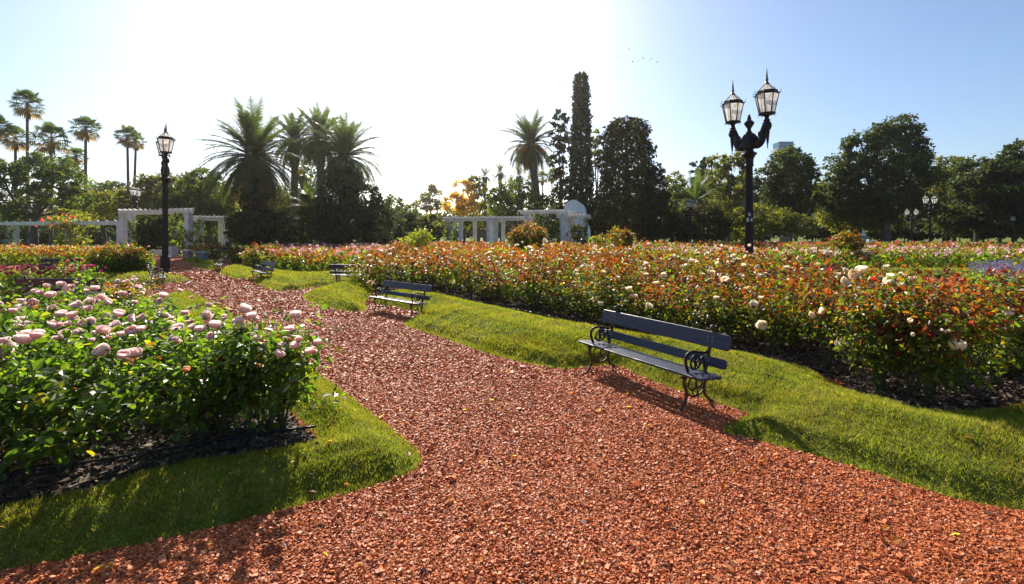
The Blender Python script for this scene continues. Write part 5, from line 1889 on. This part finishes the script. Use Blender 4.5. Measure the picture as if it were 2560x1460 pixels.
# ------------------------------------------------------------------ people
def skin_mesh(name, V, E, Rd, m, parent, sub=2):
    me = bpy.data.meshes.new(name)
    me.from_pydata([tuple(v) for v in V], E, [])
    o = link(name, me, parent)
    sk = o.modifiers.new("skin", 'SKIN')
    sv = me.skin_vertices[0].data
    for i, r in enumerate(Rd):
        sv[i].radius = (r, r) if np.isscalar(r) else r
    sv[0].use_root = True
    ss = o.modifiers.new("sub", 'SUBSURF')
    ss.levels = ss.render_levels = sub
    dg = bpy.context.evaluated_depsgraph_get()
    m2 = bpy.data.meshes.new_from_object(o.evaluated_get(dg))
    o.modifiers.clear()
    o.data = m2
    m2.materials.clear()
    m2.materials.append(m)
    for p in m2.polygons:
        p.use_smooth = True
    return o


M_skin = plain("skin", (.45, .27, .19), .6)
M_hair = plain("dark_hair", (.02, .015, .012), .6)


def person(label, px, d, rz, shirt, trousers, pose="stand", hair=M_hair, h=1.68, z=0.0, arms="down"):
    t = thing("person", label, "person", (GX(px, d), d, z), rz)
    s = h / 1.7
    hipz = .9 if pose == "stand" else .48
    dz = hipz - .9
    J = {'pel': (0, 0, .92 + dz), 'wst': (0, 0, 1.08 + dz), 'chs': (0, .02, 1.28 + dz), 'nek': (0, .01, 1.45 + dz), 'hd0': (0, -.01, 1.53 + dz), 'hd1': (0, -.02, 1.60 + dz), 'hd2': (0, -.01, 1.67 + dz)}
    order = list(J)
    V = [np.array(J[k]) * s for k in order]
    R = [.13, .115, (.15, .11), .055, .075, .095, .06]
    E = [(i, i + 1) for i in range(6)]

    def chain(start, pts, rads):
        prev = start
        for p, r in zip(pts, rads):
            V.append(np.array(p) * s); R.append(r)
            E.append((prev, len(V) - 1))
            prev = len(V) - 1
    for sx in (-1, 1):
        if arms == "up":
            chain(2, [(sx * .19, .02, 1.4 + dz), (sx * .26, -.1, 1.18 + dz), (sx * .12, -.3, 1.38 + dz), (sx * .08, -.33, 1.45 + dz)], [.062, .048, .036, .035])
        else:
            chain(2, [(sx * .19, .02, 1.4 + dz), (sx * .24, .03, 1.13 + dz), (sx * .24, -.06, .9 + dz), (sx * .23, -.08, .82 + dz)], [.062, .048, .036, .035])
        if pose == "stand":
            chain(0, [(sx * .1, 0, .85), (sx * .105, -.01, .5), (sx * .11, .02, .1), (sx * .115, -.1, .04)], [.095, .062, .045, .04])
        else:
            chain(0, [(sx * .1, -.06, .48), (sx * .13, -.42, .5), (sx * .13, -.44, .1), (sx * .13, -.54, .04)], [.09, .062, .045, .04])
    skin_mesh("body", V, E, [r if np.isscalar(r) else r for r in R], M_skin, t)
    # face details, ears
    fb = MB()
    for sx in (-1, 1):
        lathe(fb, [(0, -.012), (.012, 0), (0, .012)], 6, (sx * .035 * s, -.105 * s, (1.61 + dz) * s))
    fb.build("eyes", M_hair, t)
    # clothing
    SV = [np.array(J[k]) * s for k in ('pel', 'wst', 'chs', 'nek')]
    SR = [.145, .135, (.175, .13), .07]
    SE = [(0, 1), (1, 2), (2, 3)]
    for sx in (-1, 1):
        n = len(SV)
        SV += [np.array((sx * .19, .02, 1.4 + dz)) * s, np.array((sx * (.26 if arms == "up" else .24), -.1 if arms == "up" else .03, (1.18 if arms == "up" else 1.13) + dz)) * s]
        SR += [.078, .06]
        SE += [(2, n), (n, n + 1)]
    skin_mesh("shirt", SV, SE, SR, shirt, t)
    TV = [np.array((0, 0, .98 + dz)) * s, np.array(J['pel']) * s]
    TR = [.135, .15]
    TE = [(0, 1)]
    for sx in (-1, 1):
        q = [(sx * .1, 0, .85), (sx * .105, -.01, .5), (sx * .11, .02, .1)] if pose == "stand" else [(sx * .1, -.06, .48), (sx * .13, -.42, .5), (sx * .13, -.44, .1)]
        prev = 1
        for p, r in zip(q, (.108, .078, .062)):
            TV.append(np.array(p) * s); TR.append(r); TE.append((prev, len(TV) - 1)); prev = len(TV) - 1
    skin_mesh("trousers", TV, TE, TR, trousers, t)
    hb = MB()
    lathe(hb, [(.0, 1.50), (.07, 1.51), (.098, 1.58), (.105, 1.65), (.08, 1.71), (0, 1.735)], 14, (0, .025 * s, dz * s))
    hb.build("hair" if hair is M_hair else "cap", hair, t, True)
    return t


cloth = lambda n, c: plain(n, c, .85)
person("standing person in cyan shirt and dark trousers between the left pergola columns", 11, 56, math.radians(15), cloth("cyan_cloth", (.03, .35, .55)), cloth("navy_cloth", (.02, .025, .04)), arms="up")
person("person in white cap and pale shirt standing on the far lawn behind the big shrub", 275, 64, math.radians(150), cloth("pale_blue_cloth", (.4, .45, .62)), cloth("rose_cloth", (.5, .25, .25)), hair=cloth("white_cap", (.7, .7, .68)))
person("person in dark clothes sitting behind the magenta rose shrub", 571, 36.5, math.radians(-10), cloth("black_cloth", (.012, .012, .015)), cloth("black_trouser_cloth", (.012, .012, .014)), pose="sit", z=.55)
person("dark haired person standing in front of the short blue shaded pergola piece", 690, 45, math.radians(170), cloth("grey_blue_cloth", (.1, .13, .16)), cloth("dark_cloth", (.03, .03, .035)))
person("small far person in blue shirt and red trousers beyond the left pergola", 74, 72, math.radians(70), cloth("blue_cloth", (.06, .2, .6)), cloth("red_cloth", (.4, .05, .03)), h=1.5)

# ------------------------------------------------------------------ birds
M_bird = plain("bird_feather", (.1, .1, .12), .7)
bd = [(1500 + x / 12.135, 80 + y / 12.135, l) for x, y, l in ((862, 527, "highest bird of the small flock in the sky"), (556, 740, "leftmost bird of the small flock"), (993, 910, "faintest lowest bird, third from the left in the flock"), (1157, 887, "fourth bird from the left, low in the flock"), (1310, 795, "middle bird above the lower two of the flock"), (1540, 825, "bird second from the right in the flock"), (1725, 918, "rightmost bird of the small flock"))]
for i, (x, y, l) in enumerate(bd):
    d = 190
    p = P(x, y, d)
    t = thing("bird", l, "bird", tuple(p), rm.uniform(0, 6.28), "birds of the flock")
    mb = MB()
    tube(mb, [[0, -.38, 0], [0, -.2, .03], [0, .05, 0], [0, .35, -.02], [0, .5, 0]], [.02, .09, .11, .05, .06], 8)
    mb.build("body", M_bird, t, True)
    for s in (-1, 1):
        mb = MB()
        up = rm.uniform(.05, .35)
        V = [[0, -.15, .05], [s * .35, -.2, .05 + up], [s * .8, .0, up * 1.2], [s * .35, .1, .03 + up], [0, .2, .05]]
        mb.add(np.vstack([V, np.array(V) - [0, 0, .02]]), [[0, 1, 3, 4], [9, 8, 6, 5]])
        mb.add([V[1], V[2], V[3]], [[0, 1, 2]])
        mb.build("wing", M_bird, t)

# ------------------------------------------------------------------ haze standing in for the glare veil
hb = MB()
box(hb, (0, 1150, 36.5), (3060, 2800, 76))  # warm volume added over the garden in place of the lens veil
mh = bpy.data.materials.new("air")
mh.use_nodes = True
mh.node_tree.nodes.clear()
_o = mh.node_tree.nodes.new("ShaderNodeOutputMaterial")
_v = mh.node_tree.nodes.new("ShaderNodeVolumePrincipled")
_v.inputs['Color'].default_value = (1.0, .95, .86, 1)
_v.inputs['Density'].default_value = .00019
_v.inputs['Anisotropy'].default_value = .76
mh.node_tree.links.new(_v.outputs[0], _o.inputs['Volume'])
tag(hb.build("haze", mh), "thin warm haze volume added to stand in for the glare veil", "haze", kind="stuff")
